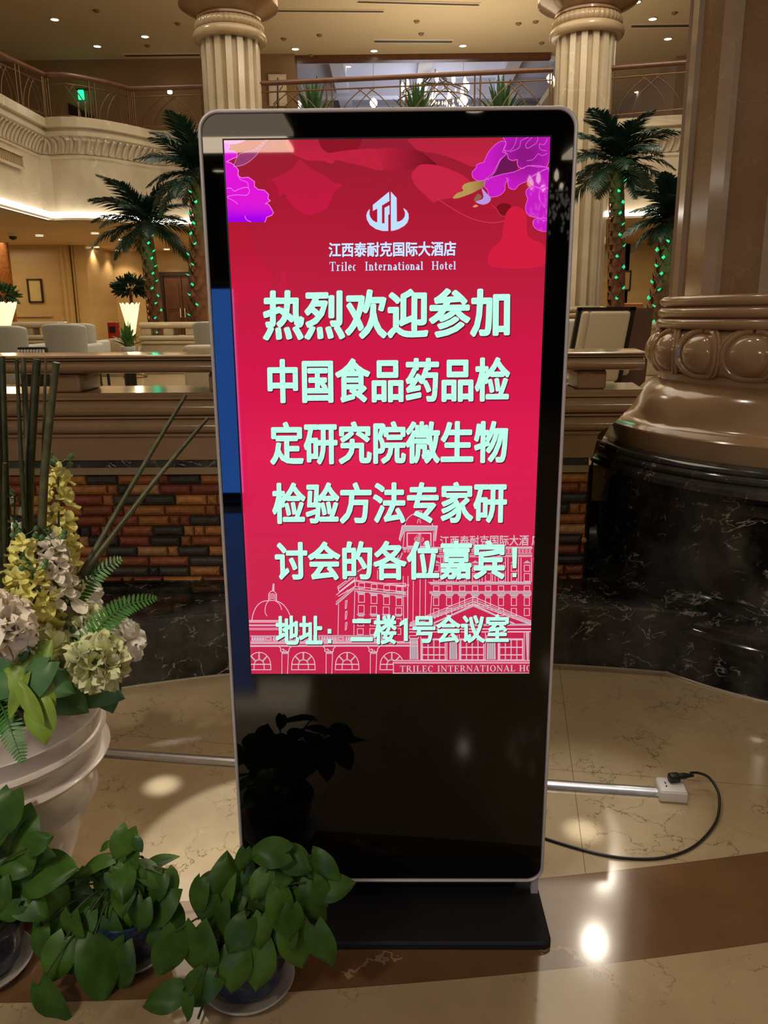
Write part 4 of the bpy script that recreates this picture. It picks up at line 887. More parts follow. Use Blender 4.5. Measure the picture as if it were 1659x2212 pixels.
# shaft of broad faces with raised pale fillets
def shaft(cx, cy, r, z0, z1, nf, wf, phase, depth, parent, mface, mfil, name='shaft'):
    b = MB()
    for k in range(nf):
        a = 2*PI*k/nf+phase; da = PI/nf; wa = wf/r/2
        A0, A1, B1 = a-wa, a+wa, a+2*da-wa
        P = lambda ang, rr: (cx+rr*math.cos(ang), cy+rr*math.sin(ang))
        seq = [(P(A0, r), P(A1, r), 1), (P(A1, r), P(A1+0.012/r, r-depth), 1), (P(A1+0.012/r, r-depth), P(B1-0.012/r, r-depth), 0), (P(B1-0.012/r, r-depth), P(B1, r), 1)]
        for p, q, m in seq: b.poly([(p[0], p[1], z0), (q[0], q[1], z0), (q[0], q[1], z1), (p[0], p[1], z1)], m)
    return b.build(name, [mface, mfil], parent)
shaft(AX[0], AX[1], 0.770, 1.575, 8.0, 16, 0.085, PI+0.34, 0.020, col, 'shaft', 'fillet')

# two far fluted columns
def far_column(x, y, label):
    t = thing('column', label, 'column', (x, y, 0), world=True)
    b = MB()
    pr = [(0.80, 0.70), (0.80, 1.2), (0.74, 1.26), (0.72, 1.30)]
    for z0 in (1.32, 1.42, 1.52):
        for k in range(7): a = -PI/2+PI*k/6; pr.append((0.60+0.05*math.cos(a), z0+0.05+0.05*math.sin(a)))
    pr.append((0.52, 1.64)); b.lathe(pr, (x, y, 0), 40); b.build('plinth', 'cream_dark', t, smooth_angle=math.radians(40))
    shaft(x, y, 0.520, 1.62, 6.24, 16, 0.105, 0.12, 0.07, t, 'cream_dark', 'cream', 'fluted_shaft')
    b = MB(); b.lathe([(0.50, 6.22)]+[(0.585+0.065*math.cos(-PI/2+PI*k/8), 6.30+0.085*math.sin(-PI/2+PI*k/8)) for k in range(9)]+[(0.5, 6.39)], (x, y, 0), 48); b.build('collar', 'cream_dark', t)
    b = MB(); b.lathe([(0.53, 6.375), (0.57, 6.40), (0.59, 6.45), (0.585, 6.50), (0.56, 6.54), (0.53, 6.56)], (x, y, 0), 160, mod=lambda a, z: 1+0.04*abs(math.sin(20*a))*(1 if 6.39 < z < 6.55 else 0)); b.build('leaf_band', 'cream_dark', t)
    b = MB(); b.lathe([(0.53, 6.55), (0.57, 6.565), (0.57, 6.60), (0.545, 6.615), (0.60, 6.65), (0.70, 6.71), (0.82, 6.765), (0.87, 6.80), (0.88, 6.86), (0.88, 7.30), (0.84, 7.34), (0.84, 7.98)], (x, y, 0), 48); b.build('capital', 'shaft', t, smooth_angle=math.radians(40))
    return t
far_column(-2.87, 14.0, 'fluted marble column with a carved collar, left of the kiosk top')
far_column(3.47, 14.0, 'fluted marble column behind the right corner of the kiosk')

# ================================================================== floor items
# aluminium cable cover, socket, plug
p0, p1 = Vector((-1.30, 0.764)), Vector((0.853, 0.486)); dv = (p1-p0).normalized(); nv = Vector((-dv.y, dv.x))
b = MB(); prf = [(-0.024*math.cos(PI*k/10), 0.017*math.sin(PI*k/10)+0.001) for k in range(11)]
rows = [[(p.x+nv.x*o_, p.y+nv.y*o_, z) for o_, z in prf] for p in (p0, p0+(p1-p0)*0.5, p1)]
b.grid(rows, 0, True); b.poly([q for q in rows[-1]]); b.poly([q for q in rows[0]][::-1])
tag(b.build('cable_cover', 'alutape'), 'silver aluminium cable cover strip lying across the floor behind the kiosk', 'cable cover')
ang = math.atan2(dv.y, dv.x)
so = thing('power_socket', 'white double socket box on the floor at the end of the cable cover', 'socket', (0.892, 0.474, 0), ang)
MB().box((0, 0, 0.019), (0.086, 0.086, 0.036), bev=0.006).build('socket_box', 'whiteplastic', so)
MB().box((0, 0, 0.0375), (0.078, 0.078, 0.003), bev=0.0014).build('face_plate', 'whiteplastic', so)
b = MB()
for x, y, r in ((-0.018, 0.008, 0.6), (-0.018, -0.010, -0.6)):
    b.box((0, 0, 0), (0.004, 0.010, 0.001), M=Matrix.Translation((x, y, 0.0392)) @ Matrix.Rotation(r*0.3, 4, 'Z'))
b.build('socket_holes', 'blackplastic', so)
cb = thing('power_cable', 'black power cable looping over the floor from the kiosk to the white socket', 'cable', (0.7, 0.2, 0), world=True)
pl = Vector((0.905, 0.492, 0.039))
pts = [(0.37, 0.30, 0.0045), (0.452, 0.25, 0.0045), (0.523, 0.212, 0.0045), (0.596, 0.180, 0.0045), (0.67, 0.163, 0.0045), (0.749, 0.163, 0.0045), (0.82, 0.185, 0.0045), (0.880, 0.222, 0.0045), (0.945, 0.285, 0.006), (0.993, 0.350, 0.012), (1.03, 0.44, 0.026), (1.025, 0.505, 0.042), (0.995, 0.520, 0.052), (0.965, 0.515, 0.056)]
def spline(pts, k=5):
    pts = [Vector(p) for p in pts]; out = []
    for i in range(len(pts)-1):
        a, b_, c, d = pts[max(i-1, 0)], pts[i], pts[i+1], pts[min(i+2, len(pts)-1)]
        for j in range(k):
            t = j/k; out.append(0.5*((2*b_)+(c-a)*t+(2*a-5*b_+4*c-d)*t*t+(3*b_-a-3*c+d)*t**3))
    out.append(pts[-1]); return out
MB().tube(spline(pts), 0.0042, 10).build('cord', 'cable', cb)
Mx = Matrix.Translation(pl) @ Matrix.Rotation(ang+0.25, 4, 'Z')
b = MB(); b.box((0, 0, 0.014), (0.036, 0.028, 0.026), M=Mx, bev=0.006); b.box((0.026, 0.0, 0.018), (0.032, 0.018, 0.016), M=Mx, bev=0.005); b.tube([Mx @ Vector((0.040, 0, 0.018)), Mx @ Vector((0.064, 0, 0.018))], [0.008, 0.0055], 10)
b.build('plug', 'blackplastic', cb)

# ================================================================== flower planter
PC = (-1.06, 0.05)
fl = thing('flower_planter', 'large cream ringed pot of yellow, cream and green artificial flowers', 'planter', (PC[0], PC[1], 0), world=True)
pr = [(0.0, 0.0), (0.150, 0.0), (0.158, 0.01), (0.195, 0.10), (0.232, 0.20), (0.252, 0.262), (0.268, 0.275), (0.262, 0.288), (0.272, 0.36), (0.286, 0.378), (0.306, 0.388), (0.310, 0.396), (0.302, 0.402), (0.286, 0.404), (0.293, 0.440), (0.297, 0.452), (0.305, 0.460), (0.300, 0.468), (0.293, 0.470), (0.296, 0.500), (0.301, 0.515), (0.297, 0.520), (0.300, 0.560), (0.306, 0.590), (0.302, 0.596), (0.286, 0.585), (0.28, 0.45), (0.0, 0.45)]
MB().lathe(pr, (PC[0], PC[1], 0), 80).build('pot', 'pot', fl, smooth_angle=math.radians(50))
MB().lathe([(0.286, 0.565), (0.2, 0.58), (0.0, 0.59)], (PC[0], PC[1], 0), 32).build('soil', 'soil', fl)
def pt(px, py, y): return at_y(px, py, y)
root = Vector((PC[0]-0.02, PC[1], 0.48))
# reeds
rd = [((5, 770), 0.10, (30, 1480), 0.009, 0), ((36, 775), 0.02, (80, 1420), 0.0055, 0), ((50, 773), 0.12, (70, 1300), 0.008, 1), ((80, 776), 0.06, (50, 1500), 0.012, 0), ((73, 840), 0.12, (62, 1300), 0.006, 1), ((99, 775), 0.12, (90, 1290), 0.004, 1), ((122, 783), -0.02, (88, 1250), 0.010, 1), ((-12, 760), 0.03, (10, 1500), 0.014, 0), ((10, 1000), 0.0, (30, 1420), 0.007, 0)]
for (a, ya, e, r, k) in rd:
    A_, E_ = pt(*a, ya), pt(*e, 0.02); mid = (A_+E_)/2+Vector((random.uniform(-.01, .01), 0, 0))
    MB().tube(spline([E_, mid, A_], 6), [1.2*r*(1-0.35*i/12) for i in range(13)], 7).build('reed', 'reed2' if k else 'reed', fl)
for a, m_, e in (((402, 853), (290, 1040), (165, 1260)), ((450, 902), (330, 1045), (180, 1240))):
    A_, M_, E_ = pt(*a, 0.20), pt(*m_, 0.14), pt(*e, 0.05)
    MB().tube(spline([E_, M_, A_], 6), [0.0085-0.0045*i/12 for i in range(13)], 6).build('reed', 'reed2', fl)
# petals
def petal_mesh(mb, M, L, W, cup=0.3, wave=0.0, m=0, nu=5, nv=4, notch=0.0, seed=0):
    rows = []; rr = random.Random(seed)
    ph = rr.random()*6
    for i in range(nu+1):
        u = i/nu; wd = W*math.sin(PI*(0.12+0.80*u))**0.7*(1 if u < .95 else 0.8); row = []
        for j in range(nv+1):
            v = j/nv*2-1; z = cup*L*(u*u*0.6)+cup*W*v*v*0.8+wave*L*math.sin(ph+v*5+u*3)*u
            row.append((L*u-(notch*L*(1-abs(v)) if i == nu else 0), v*wd/2, z))
        rows.append(row)
    mb.grid(rows, m, True, M=M)
def orient(P, d, roll=0.0):
    d = Vector(d).normalized(); up = Vector((0, 0, 1)) if abs(d.z) < 0.95 else Vector((0, 1, 0))
    y = up.cross(d).normalized(); z = d.cross(y)
    return basis(P, d, y, z) @ Matrix.Rotation(roll, 4, 'X')
def spike(base, top, n, petal, mname, rad, seed):
    rr = random.Random(seed); ax = (top-base); b = MB()
    for i in range(n):
        t = (i+rr.random()*.6)/n; p = base+ax*t; a = i*2.4; r = rad*(1.0-0.60*t)
        d = Vector((math.cos(a), math.sin(a), 0.25)); c = p+Vector((d.x, d.y, 0))*r*0.45
        for k in range(5):
            th = 2*PI*k/5+rr.random(); side = d.cross(Vector((0, 0, 1))).normalized(); up = side.cross(d)
            dd = d*0.55+side*math.cos(th)+up*math.sin(th)
            petal_mesh(b, orient(c, dd, rr.uniform(-.5, .5)), petal*(1-0.45*t)*rr.uniform(.8, 1.15), petal*0.85*(1-0.45*t), 0.25, 0.08, 0, 4, 3, seed=rr.randint(0, 999))
    s = b.build('flower_spike', mname, fl)
    q = MB().tube([base-ax.normalized()*0.12, base+ax*1.06], [0.004, 0.002], 6)
    for k in range(5):
        a = k*2.2; p = base+ax*(0.97+0.04*k/2); e = p+Vector((math.cos(a)*0.03, math.sin(a)*0.03, 0.016))
        q.tube([p, e], 0.0012, 5); q.lathe([(0, -0.008), (0.006, -0.004), (0.0075, 0.002), (0, 0.009)], e, 8)
    q.build('stem', 'bigleaf', s)
spike(pt(128, 1260, 0.06), pt(126, 1010, 0.06), 24, 0.042, 'yellow', 0.075, 1)
spike(pt(48, 1370, -0.02), pt(50, 1165, -0.02), 24, 0.044, 'yellow', 0.085, 2)
spike(pt(128, 1300, -0.01), pt(112, 1170, -0.01), 20, 0.042, 'cream_petal', 0.075, 3)
spike(pt(80, 1370, -0.06), pt(70, 1235, -0.06), 22, 0.046, 'yellow', 0.085, 4)
spike(pt(30, 1250, 0.08), pt(32, 1080, 0.08), 10, 0.034, 'white_petal', 0.06, 5)
def ballflower(c, r, n, mname, seed, face, nm, pl=0.5, wave=0.10, squash=1.0, cup=0.35):
    rr = random.Random(seed); b = MB(); face = Vector(face).normalized()
    for i in range(n):
        z = 1-2*(i+0.5)/n; ph = i*2.39996; s = math.sqrt(1-z*z); d = Vector((s*math.cos(ph), s*math.sin(ph), z))
        if d.dot(face) < -0.45: continue
        c0 = Vector(c)+d*r*0.45*squash
        petal_mesh(b, orient(c0, d+Vector((rr.uniform(-.5, .5), rr.uniform(-.5, .5), rr.uniform(-.5, .5))), rr.uniform(0, 6)), r*pl*rr.uniform(.85, 1.25), r*pl*rr.uniform(.8, 1.2), cup, wave, 0, 5, 5, seed=rr.randint(0, 9999))
    return b.build(nm, mname, fl)
view = Vector((0.3, -0.9, 0.35))
ballflower(pt(208, 1432, -0.13), 0.068, 130, 'green_petal', 11, view, 'hydrangea_head', 0.56)
ballflower(pt(88, 1412, -0.12), 0.062, 110, 'green_petal', 12, view, 'hydrangea_head', 0.56)
ballflower(pt(188, 1345, 0.0), 0.045, 60, 'green_petal', 15, view, 'hydrangea_head', 0.6)
ballflower(pt(6, 1350, -0.18), 0.072, 150, 'cream_petal', 13, view, 'peony_bloom', 0.55, 0.04)
def rose(c, r, mname, ax, seed):
    b = MB(); ax = Vector(ax).normalized(); rr = random.Random(seed)
    u = ax.cross(Vector((0, 0, 1))).normalized(); v = ax.cross(u)
    for ring, (n, tilt, L) in enumerate(((3, 0.15, 0.85), (4, 0.35, 0.95), (5, 0.60, 1.05), (6, 0.95, 1.1), (6, 1.35, 1.0))):
        for k in range(n):
            th = 2*PI*k/n+ring*0.7; rad = u*math.cos(th)+v*math.sin(th)
            d = ax*math.cos(tilt)+rad*math.sin(tilt); p = Vector(c)-ax*r*0.5+rad*r*0.10*ring
            tang = ax.cross(rad); z = d.cross(tang).normalized()*-1
            petal_mesh(b, basis(p, d, tang, -z), r*L, r*1.05, -0.35 if ring < 4 else 0.2, 0.03, 0, 6, 5, seed=rr.randint(0, 999))
    return b.build('rose_bloom', mname, fl)
rose(pt(277, 1385, -0.04), 0.040, 'white_petal', (0.75, -0.5, 0.35), 1)
rose(pt(166, 1335, 0.03), 0.046, 'white_petal', (0.3, -0.5, 0.7), 2)
rose(pt(182, 1275, 0.10), 0.042, 'white_petal', (0.6, -0.3, 0.6), 3)
rose(pt(140, 1355, -0.02), 0.045, 'white_petal', (-0.3, -0.7, 0.5), 4)
# ferns
def fern(path, maxw, nl=26):
    P = spline([pt(*q) for q in path], 8); b = MB(); b.tube(P, [0.0022*(1-0.7*i/len(P)) for i in range(len(P))], 5)
    n = len(P)
    for i in range(nl):
        t = 0.10+0.90*i/nl; k = t*(n-1); i0 = min(int(k), n-2); p = P[i0].lerp(P[i0+1], k-i0); tg = (P[i0+1]-P[i0]).normalized()
        side = tg.cross(Vector((0.15, -0.8, 0.55))).normalized(); w = maxw*math.sin(PI*min(1, (t*0.9+0.1)))**0.6*(1-0.35*t)
        for s in (-1, 1):
            d = side*s+tg*0.42; zz = d.cross(tg).normalized(); y = zz.cross(d.normalized())
            petal_mesh(b, basis(p, d.normalized(), y, zz), w, w*0.12+0.0035, 0.05, 0.02, 0, 4, 2, seed=i)
    return b.build('fern_frond', 'fern', fl)
fern([(120, 1410, -0.04), (150, 1300, 0.02), (205, 1240, 0.06), (264, 1206, 0.08)], 0.046, 22)
fern([(160, 1450, -0.14), (200, 1372, -0.10), (265, 1312, -0.04), (340, 1291, 0.0)], 0.042, 26)
fern([(-8, 1500, -0.14), (12, 1545, -0.22), (32, 1600, -0.26), (50, 1648, -0.28)], 0.036, 20)
fern([(60, 1420, -0.02), (100, 1330, 0.04), (110, 1270, 0.06)], 0.034, 18)
# broad leaves around the rim
def leaf_mesh(L, W, droop=0.35, fold=0.22, heart=0.16, wave=0.03, seed=0, nu=9, nv=6):
    rows = []; rr = random.Random(seed); ph = rr.random()*6
    for i in range(nu+1):
        u = i/nu; wd = W*1.52*u**0.36*(1-u**1.9)**0.95*(1-0.10*u) if 0 < u < 1 else 0.0; row = []
        for j in range(nv+1):
            v = j/nv*2-1; back = -heart*L*abs(v)*max(0, 1-3.2*u)
            x = L*u+back; y = v*(wd/2 if u > 0 else W*0.20*abs(v)**.5)
            z = -droop*L*u*u+fold*abs(v)*wd*0.5*(1-u*0.5)-0.10*W*v*v+wave*L*math.sin(ph+4*u+2.5*v)
            row.append((x, y, z))
        rows.append(row)
    return rows
def add_leaf(parent, P, tip, nrm, L, W, mname, seed, name='leaf', **kw):
    tip = Vector(tip).normalized(); nrm = Vector(nrm); nrm = (nrm-tip*nrm.dot(tip)).normalized(); y = nrm.cross(tip)
    b = MB().grid(leaf_mesh(L, W, seed=seed, **kw), 0, True, M=basis(Vector(P)-tip*L*0.5, tip, y, nrm))
    return b.build(name, mname, parent)
def img_dir(deg): a = math.radians(deg); return CR*math.cos(a)-CU*math.sin(a)
for (px, py, y, L, ang, m, wr) in ((75, 1500, -0.22, 0.13, 60, 'limeleaf', .8), (85, 1560, -0.24, 0.10, 80, 'limeleaf', .8), (100, 1470, -0.20, 0.12, 20, 'bigleaf', .75), (108, 1455, -0.18, 0.075, -15, 'bigleaf', .45), (60, 1480, -0.22, 0.12, 130, 'bigleaf', .7), (45, 1395+60, -0.2, 0.08, 200, 'limeleaf', .8), (48, 1405, -0.18, 0.07, 95, 'bigleaf', .5), (70, 1435, -0.19, 0.12, -60, 'limeleaf', .8), (30, 1510, -0.24, 0.10, 110, 'limeleaf', .35), (65, 1525, -0.25, 0.10, 55, 'limeleaf', .4), (200, 1488, -0.06, 0.14, 10, 'bigleaf', .8), (222, 1490, -0.03, 0.12, 70, 'bigleaf', .9), (145, 1395, -0.05, 0.12, -80, 'bigleaf', .4), (150, 1470, -0.06, 0.14, 160, 'bigleaf', .7), (0, 1480, -0.2, 0.12, 160, 'bigleaf', .6), (255, 1380, -0.02, 0.07, 120, 'bigleaf', .5), (10, 1440, -0.1, .12, 90, 'bigleaf', .6), (120, 1230, 0.02, .06, -90, 'fern', .6), (130, 1500, -0.1, .14, 30, 'bigleaf', .8)):
    add_leaf(fl, pt(px, py, y), img_dir(ang)+CF*-0.2, -CF+Vector((0, 0, .5)), L, L*wr, m, int(px*7+py), droop=0.2)
for k in range(44):
    a = 2*PI*k/44; r = random.uniform(0.10, 0.27); d = Vector((math.cos(a), math.sin(a), random.uniform(.5, 1.2)))
    add_leaf(fl, (PC[0]+r*math.cos(a), PC[1]+r*math.sin(a), random.uniform(.60, .70)), d, Vector((-d.x*.3, -d.y*.3, 1)), 0.15, 0.07, 'bigleaf', k)

# ================================================================== pothos plants in blue pots
def pothos(cx, cy, label, leaves, vines, sc_=1.0):
    t = thing('potted_pothos', label, 'plant', (cx, cy, 0), group='trailing green pothos plants in blue pots on the floor', world=True)
    pr = [(0, 0.010), (0.066, 0.010), (0.080, 0.03), (0.094, 0.085), (0.100, 0.128), (0.104, 0.136), (0.101, 0.140), (0.095, 0.134), (0.09, 0.115), (0, 0.115)]
    MB().lathe([(r*sc_, z) for r, z in pr], (cx, cy, 0), 48).build('pot', 'blueglaze', t, smooth_angle=math.radians(50))
    MB().lathe([(0, 0.001), (0.090, 0.001), (0.104, 0.018), (0.108, 0.024), (0.104, 0.025), (0.088, 0.010), (0, 0.010)], (cx, cy, 0), 48).build('saucer', 'saucer', t)
    MB().lathe([(0, 0.122), (0.093*sc_, 0.119)], (cx, cy, 0), 24).build('soil', 'soil', t)
    rr = random.Random(int(cx*1000)); top = Vector((cx, cy, 0.13))
    st = MB()
    for i, (px, py, lp, ang) in enumerate(leaves):
        # depth of each leaf: nearer the viewer the lower it hangs
        zz = 0.36-0.36*(py-1800)/420.0; zz = max(0.05, min(0.36, zz))
        y = cy-0.02-0.16*max(0, min(1, (py-1880)/300.0))+rr.uniform(-.02, .02)
        P = at_y(px, py, y); 
        if P.z < 0.03: P = at_z(px, py, 0.035)
        dep = (P-CAM).dot(CF); L = lp*dep/FPX*1.10
        tip = img_dir(ang)+CF*rr.uniform(-0.45, -0.05); nrm = -CF*0.8+CU*rr.uniform(0.2, 0.7)+CR*rr.uniform(-0.5, 0.5)
        o = add_leaf(t, P, tip, nrm, L, L*rr.uniform(0.78, 0.94), 'leaf2' if rr.random() < 0.22 else 'leaf', i+int(px), droop=rr.uniform(.12, .34), fold=rr.uniform(.1, .26), wave=0.025)
        bp = Vector(P)-tip.normalized()*L*0.5
        st.tube(spline([top+Vector((rr.uniform(-.05, .05), rr.uniform(-.05, .05), 0)), (top+bp)/2+Vector((0, 0, 0.05)), bp], 5), 0.0022, 5)
    for i in range(18):     # inner foliage round the back and the middle
        a = rr.uniform(0, 2*PI); r = rr.uniform(0.02, 0.10); d = Vector((math.cos(a), math.sin(a), rr.uniform(-.2, .6)))
        P = top+Vector((math.cos(a)*r, math.sin(a)*r+0.02, rr.uniform(0.02, 0.13)))
        add_leaf(t, P, d, Vector((-d.x*.4, -d.y*.4, 1)), 0.085, 0.066, 'leaf', 500+i)
    for v in vines:
        st.tube(spline([at_y(*q) if at_y(*q).z > 0.01 else at_z(q[0], q[1], 0.012) for q in v], 6), 0.0030, 6)
    st.build('stems', 'stem', t)
    return t
LC_ = [(578, 1840, 78, 185), (641, 1860, 72, 20), (701, 1877, 72, 40), (722, 1916, 78, -15), (583, 1891, 70, 180), (619, 1905, 60, 150), (525, 1862, 48, 100), (520, 1896, 66, 100), (484, 1905, 88, -75), (448, 1903, 52, 180), (424, 1944, 72, 100), (472, 1940, 82, 110), (540, 1935, 72, 150), (554, 1978, 88, 110), (607, 1968, 78, 80), (670, 1958, 84, 55), (694, 1934, 62, 60), (467, 1997, 80, 100), (425, 2072, 112, 85), (364, 2065, 88, 105), (349, 2156, 82, 165), (418, 2140, 92, 150), (402, 2183, 44, 100), (504, 2100, 88, 95), (557, 2096, 100, 95), (602, 2036, 84, 110), (643, 2045, 104, 75), (696, 2050, 88, 70), (511, 2026, 74, 120), (564, 2016, 64, 90), (660, 1920, 62, 140), (455, 1975, 70, 80), (630, 2000, 66, 90), (560, 1915, 60, 120), (495, 1965, 66, 130)]
LB_ = [(262, 1829, 66, 110), (297, 1826, 32, 60), (224, 1828, 24, 150), (209, 1880, 62, 170), (283, 1866, 48, 100), (290, 1884, 48, 15), (178, 1903, 42, 100), (368, 1910, 54, 70), (331, 1922, 62, 120), (256, 1905, 52, 40), (226, 1924, 66, 70), (199, 1939, 48, 200), (121, 1930, 78, 150), (111, 1966, 84, 100), (169, 1970, 90, 70), (260, 1950, 52, 90), (331, 1966, 94, 130), (297, 1930, 38, 80), (223, 1990, 78, 80), (253, 1992, 78, 100), (111, 2010, 104, 80), (149, 2032, 92, 90), (338, 2018, 84, 60), (376, 1990, 72, 60), (240, 2030, 72, 80), (118, 2080, 88, 110), (216, 2098, 128, 72), (257, 2098, 92, 95), (81, 2045, 68, 95), (154, 2076, 72, 20), (106, 2178, 96, 55), (300, 1985, 66, 100), (180, 2005, 60, 110)]
LA_ = [(30, 1812, 104, 95), (7, 1768, 94, 100), (37, 1842, 112, 100), (81, 1820, 58, -30), (82, 1844, 62, 10), (97, 1880, 125, -22), (44, 1934, 72, 130), (20, 1920, 92, 100), (61, 1954, 82, 20), (10, 1976, 62, 150), (-12, 1947, 80, 100), (20, 1870, 72, 180), (-22, 1800, 90, 120), (-40, 1860, 90, 150), (-30, 1905, 80, 110), (70, 1900, 62, 60), (50, 1880, 70, 120)]
pothos(-0.335, -0.272, 'pothos in a blue pot before the kiosk base, leaves hiding the kiosk corner', LC_, [[(450, 2130, -.3), (440, 2165, -.34), (428, 2200, -.38)]])
pothos(-0.640, -0.165, 'middle pothos of the three in blue pots, with a long leaf hanging to the floor', LB_, [[(240, 1880, -.14), (300, 1850, -.14), (313, 1868, -.12), (308, 1890, -.12)], [(125, 2085, -.28), (90, 2130, -.32), (84, 2150, -.34)]])
pothos(-0.970, -0.228, 'pothos in a blue pot cut by the left edge, beside the cream planter', LA_, [[(60, 1980, -.2), (75, 1972, -.22), (85, 1990, -.24)]])
# ================================================================== GALLERY RAILINGS
def railing(pts, label, post_step=1.1, arch=True):
    mid = sum((Vector(p) for p in pts), Vector())/len(pts)
    t = thing('railing', label, 'railing', (mid.x, mid.y, 4.86), world=True)
    P = [Vector(p) for p in pts]
    MB().tube(P, 0.045, 8).build('hand_rail', 'wood', t)
    zl = lambda p, k: Vector((p.x, p.y, 4.86+(p.z-4.86)*k))
    MB().tube([zl(p, 0.80) for p in P], 0.014, 6).build('mid_rail', 'brass', t)
    MB().tube([zl(p, 0.06) for p in P], 0.014, 6).build('bottom_rail', 'brass', t)
    orn = MB(); posts = []
    seglen = [(b-a).length for a, b in zip(P, P[1:])]; tot = sum(seglen)
    def at(s):
        for a, b, L in zip(P, P[1:], seglen):
            if s <= L or b is P[-1]: return a.lerp(b, min(1, s/L))
            s -= L
    n = max(1, round(tot/post_step)); step = tot/n
    for k in range(n+1):
        for d in (-0.05, 0.05):
            s = min(max(k*step+d, 0.01), tot-0.01); p = at(s); posts.append(p)
            MB().tube([zl(p, 0.0), zl(p, 0.98)], 0.016, 6).build('post', 'brass', t)
        if k < n:
            for q0, q1 in ((0.12, 0.46), (0.30, 0.62), (0.88, 0.54), (0.70, 0.38)):
                pp = []
                for j in range(8):
                    u = j/7; s = (k+q0+(q1-q0)*u*u)*step; pp.append(zl(at(s), 0.06+0.74*u))
                orn.tube(pp, 0.010, 5)
    orn.build('curved_bars', 'brass', t); return t
def zat(px, py, y): p = at_y(px, py, y); return (p.x, p.y, p.z)
railing([(-6.28, 9.0, 5.55), at_z(0, 118, 5.545), at_z(92, 160, 5.545)], 'bronze railing with curved bars on the left wing of the gallery', 0.75)
railing([at_z(95, 162, 5.545), at_z(140, 162, 5.545), at_z(180, 168, 5.545), at_z(230, 178, 5.545), at_z(280, 192, 5.545)], 'bronze railing bulging over the rounded gallery corner', 0.8)
railing([at_z(282, 192, 5.545), at_z(440, 187, 5.545)], 'short bronze railing between the rounded corner and the left far column', 1.3)
railing([zat(553, 181, 14.05), zat(1195, 150, 13.85)], 'long bronze railing between the two far columns, plants behind it', 1.25)
railing([zat(1320, 147, 13.7), zat(1500, 133, 13.2)], 'bronze railing right of the right far column', 1.2)

# ================================================================== CEILING FITTINGS
dl0 = None
def downlight(p, label, group, r=0.085, first=[None]):
    if first[0] is None:
        t = thing('downlight', label, 'light', p, group=group); first[0] = t
        MB().lathe([(r, -0.002), (r*1.25, -0.004), (r*1.28, -0.016), (r*1.05, -0.020), (r, -0.014)], (0, 0, 0), 20).build('ring', 'trimring', t)
        MB().lathe([(0, -0.012), (r, -0.012), (r, -0.002)], (0, 0, 0), 20).build('lens', 'glow', t)
        return t
    return copy_tree(first[0], None, p, None, label, group)
for px, py in ((118, 41), (313, 78), (210, 99), (638, 105), (808, 109), (1000, 98), (1410, 40), (1375, 3), (1443, 83)):
    downlight(at_z(px, py, ZC), 'small round downlight glowing in the beige upper ceiling', 'downlights in the upper ceiling')
downlight(at_z(1377, 198, ZC), 'downlight seen through the right railing', 'downlights in the upper ceiling')
for px, py in ((85, 508), (205, 503), (263, 517), (207, 533), (255, 540), (360, 538), (1415, 530)):
    p = at_z(px, py, 3.19); downlight(p, 'round downlight in the low ceiling of the lounge', 'downlights in the lounge ceiling')
    lamp('downlight_beam', 'SPOT', (p.x, p.y, 3.12), 26, WARM, 0.05, spot=2.0)
for (x, y) in ((-4.86, 12.94), (3.55, 11.43), (3.58, 10.03), (3.05, 8.49), (-1.5, 3.2), (0.9, 2.6), (2.6, 4.6)):
    downlight((x, y, 7.92), 'round downlight of the atrium ring, mirrored in the polished floor', 'downlights of the atrium ring')
    lamp('atrium_beam', 'SPOT', (x, y, 7.85), 110, (1.0, 0.88, 0.72), 0.12, spot=2.75, blend=0.3)
for px, py, L, w, rz, lab in ((700, 22, 2.6, 0.10, 0.05, 'long dark slot vent in the upper ceiling near the left far column'), (905, 5, 2.6, 0.10, 0.10, 'dark slot vent at the very top of the picture'), (893, 88, 1.9, 0.16, 0.05, 'dark slot vent above the chandelier'), (350, 118, 1.9, 0.16, 0.0, 'dark slot vent above the left railing'), (1440, 54, 1.6, 0.16, 0.0, 'dark slot vent right of the right far column')):
    p = at_z(px, py, ZC); t = thing('slot_vent', lab, 'vent', p, rz)
    MB().box((0, 0, -0.01), (L, w, 0.02)).build('vent_slot', 'vent', t); MB().box((0, w/2+0.02, -0.012), (L+.06, 0.03, 0.024)).box((0, -w/2-0.02, -0.012), (L+.06, 0.03, 0.024)).build('vent_frame', 'trimring', t)
f0 = None
for i, (px, py) in enumerate(((208, 22), (384, 50), (690, 75), (900, 45), (910, 72), (613, 83), (1120, 50), (1157, 46), (1170, 92), (672, 119), (1457, 27), (318, 98))):
    p = at_z(px, py, ZC)
    if f0 is None:
        f0 = tag(MB().lathe([(0, -0.05), (0.04, -0.045), (0.07, -0.015), (0.07, 0)], (0, 0, 0), 14).build('smoke_detector', mat('tan_plastic', (0.22, 0.15, 0.07), 0.6)), 'small dark detector dot on the upper ceiling', 'detector', 'detectors on the upper ceiling'); f0.location = p
    else: copy_tree(f0, None, p)
p = at_z(27, 505, 3.19); t = thing('dome_camera', 'black dome camera hanging from the lounge soffit at the left edge', 'camera', p)
MB().lathe([(0.09, 0), (0.09, -0.05), (0.0, -0.05)], n=16).build('mount', 'trimring', t); MB().lathe([(0.08, -0.05), (0.07, -0.10), (0.0, -0.13)], n=16).build('dome', 'blackplastic', t)

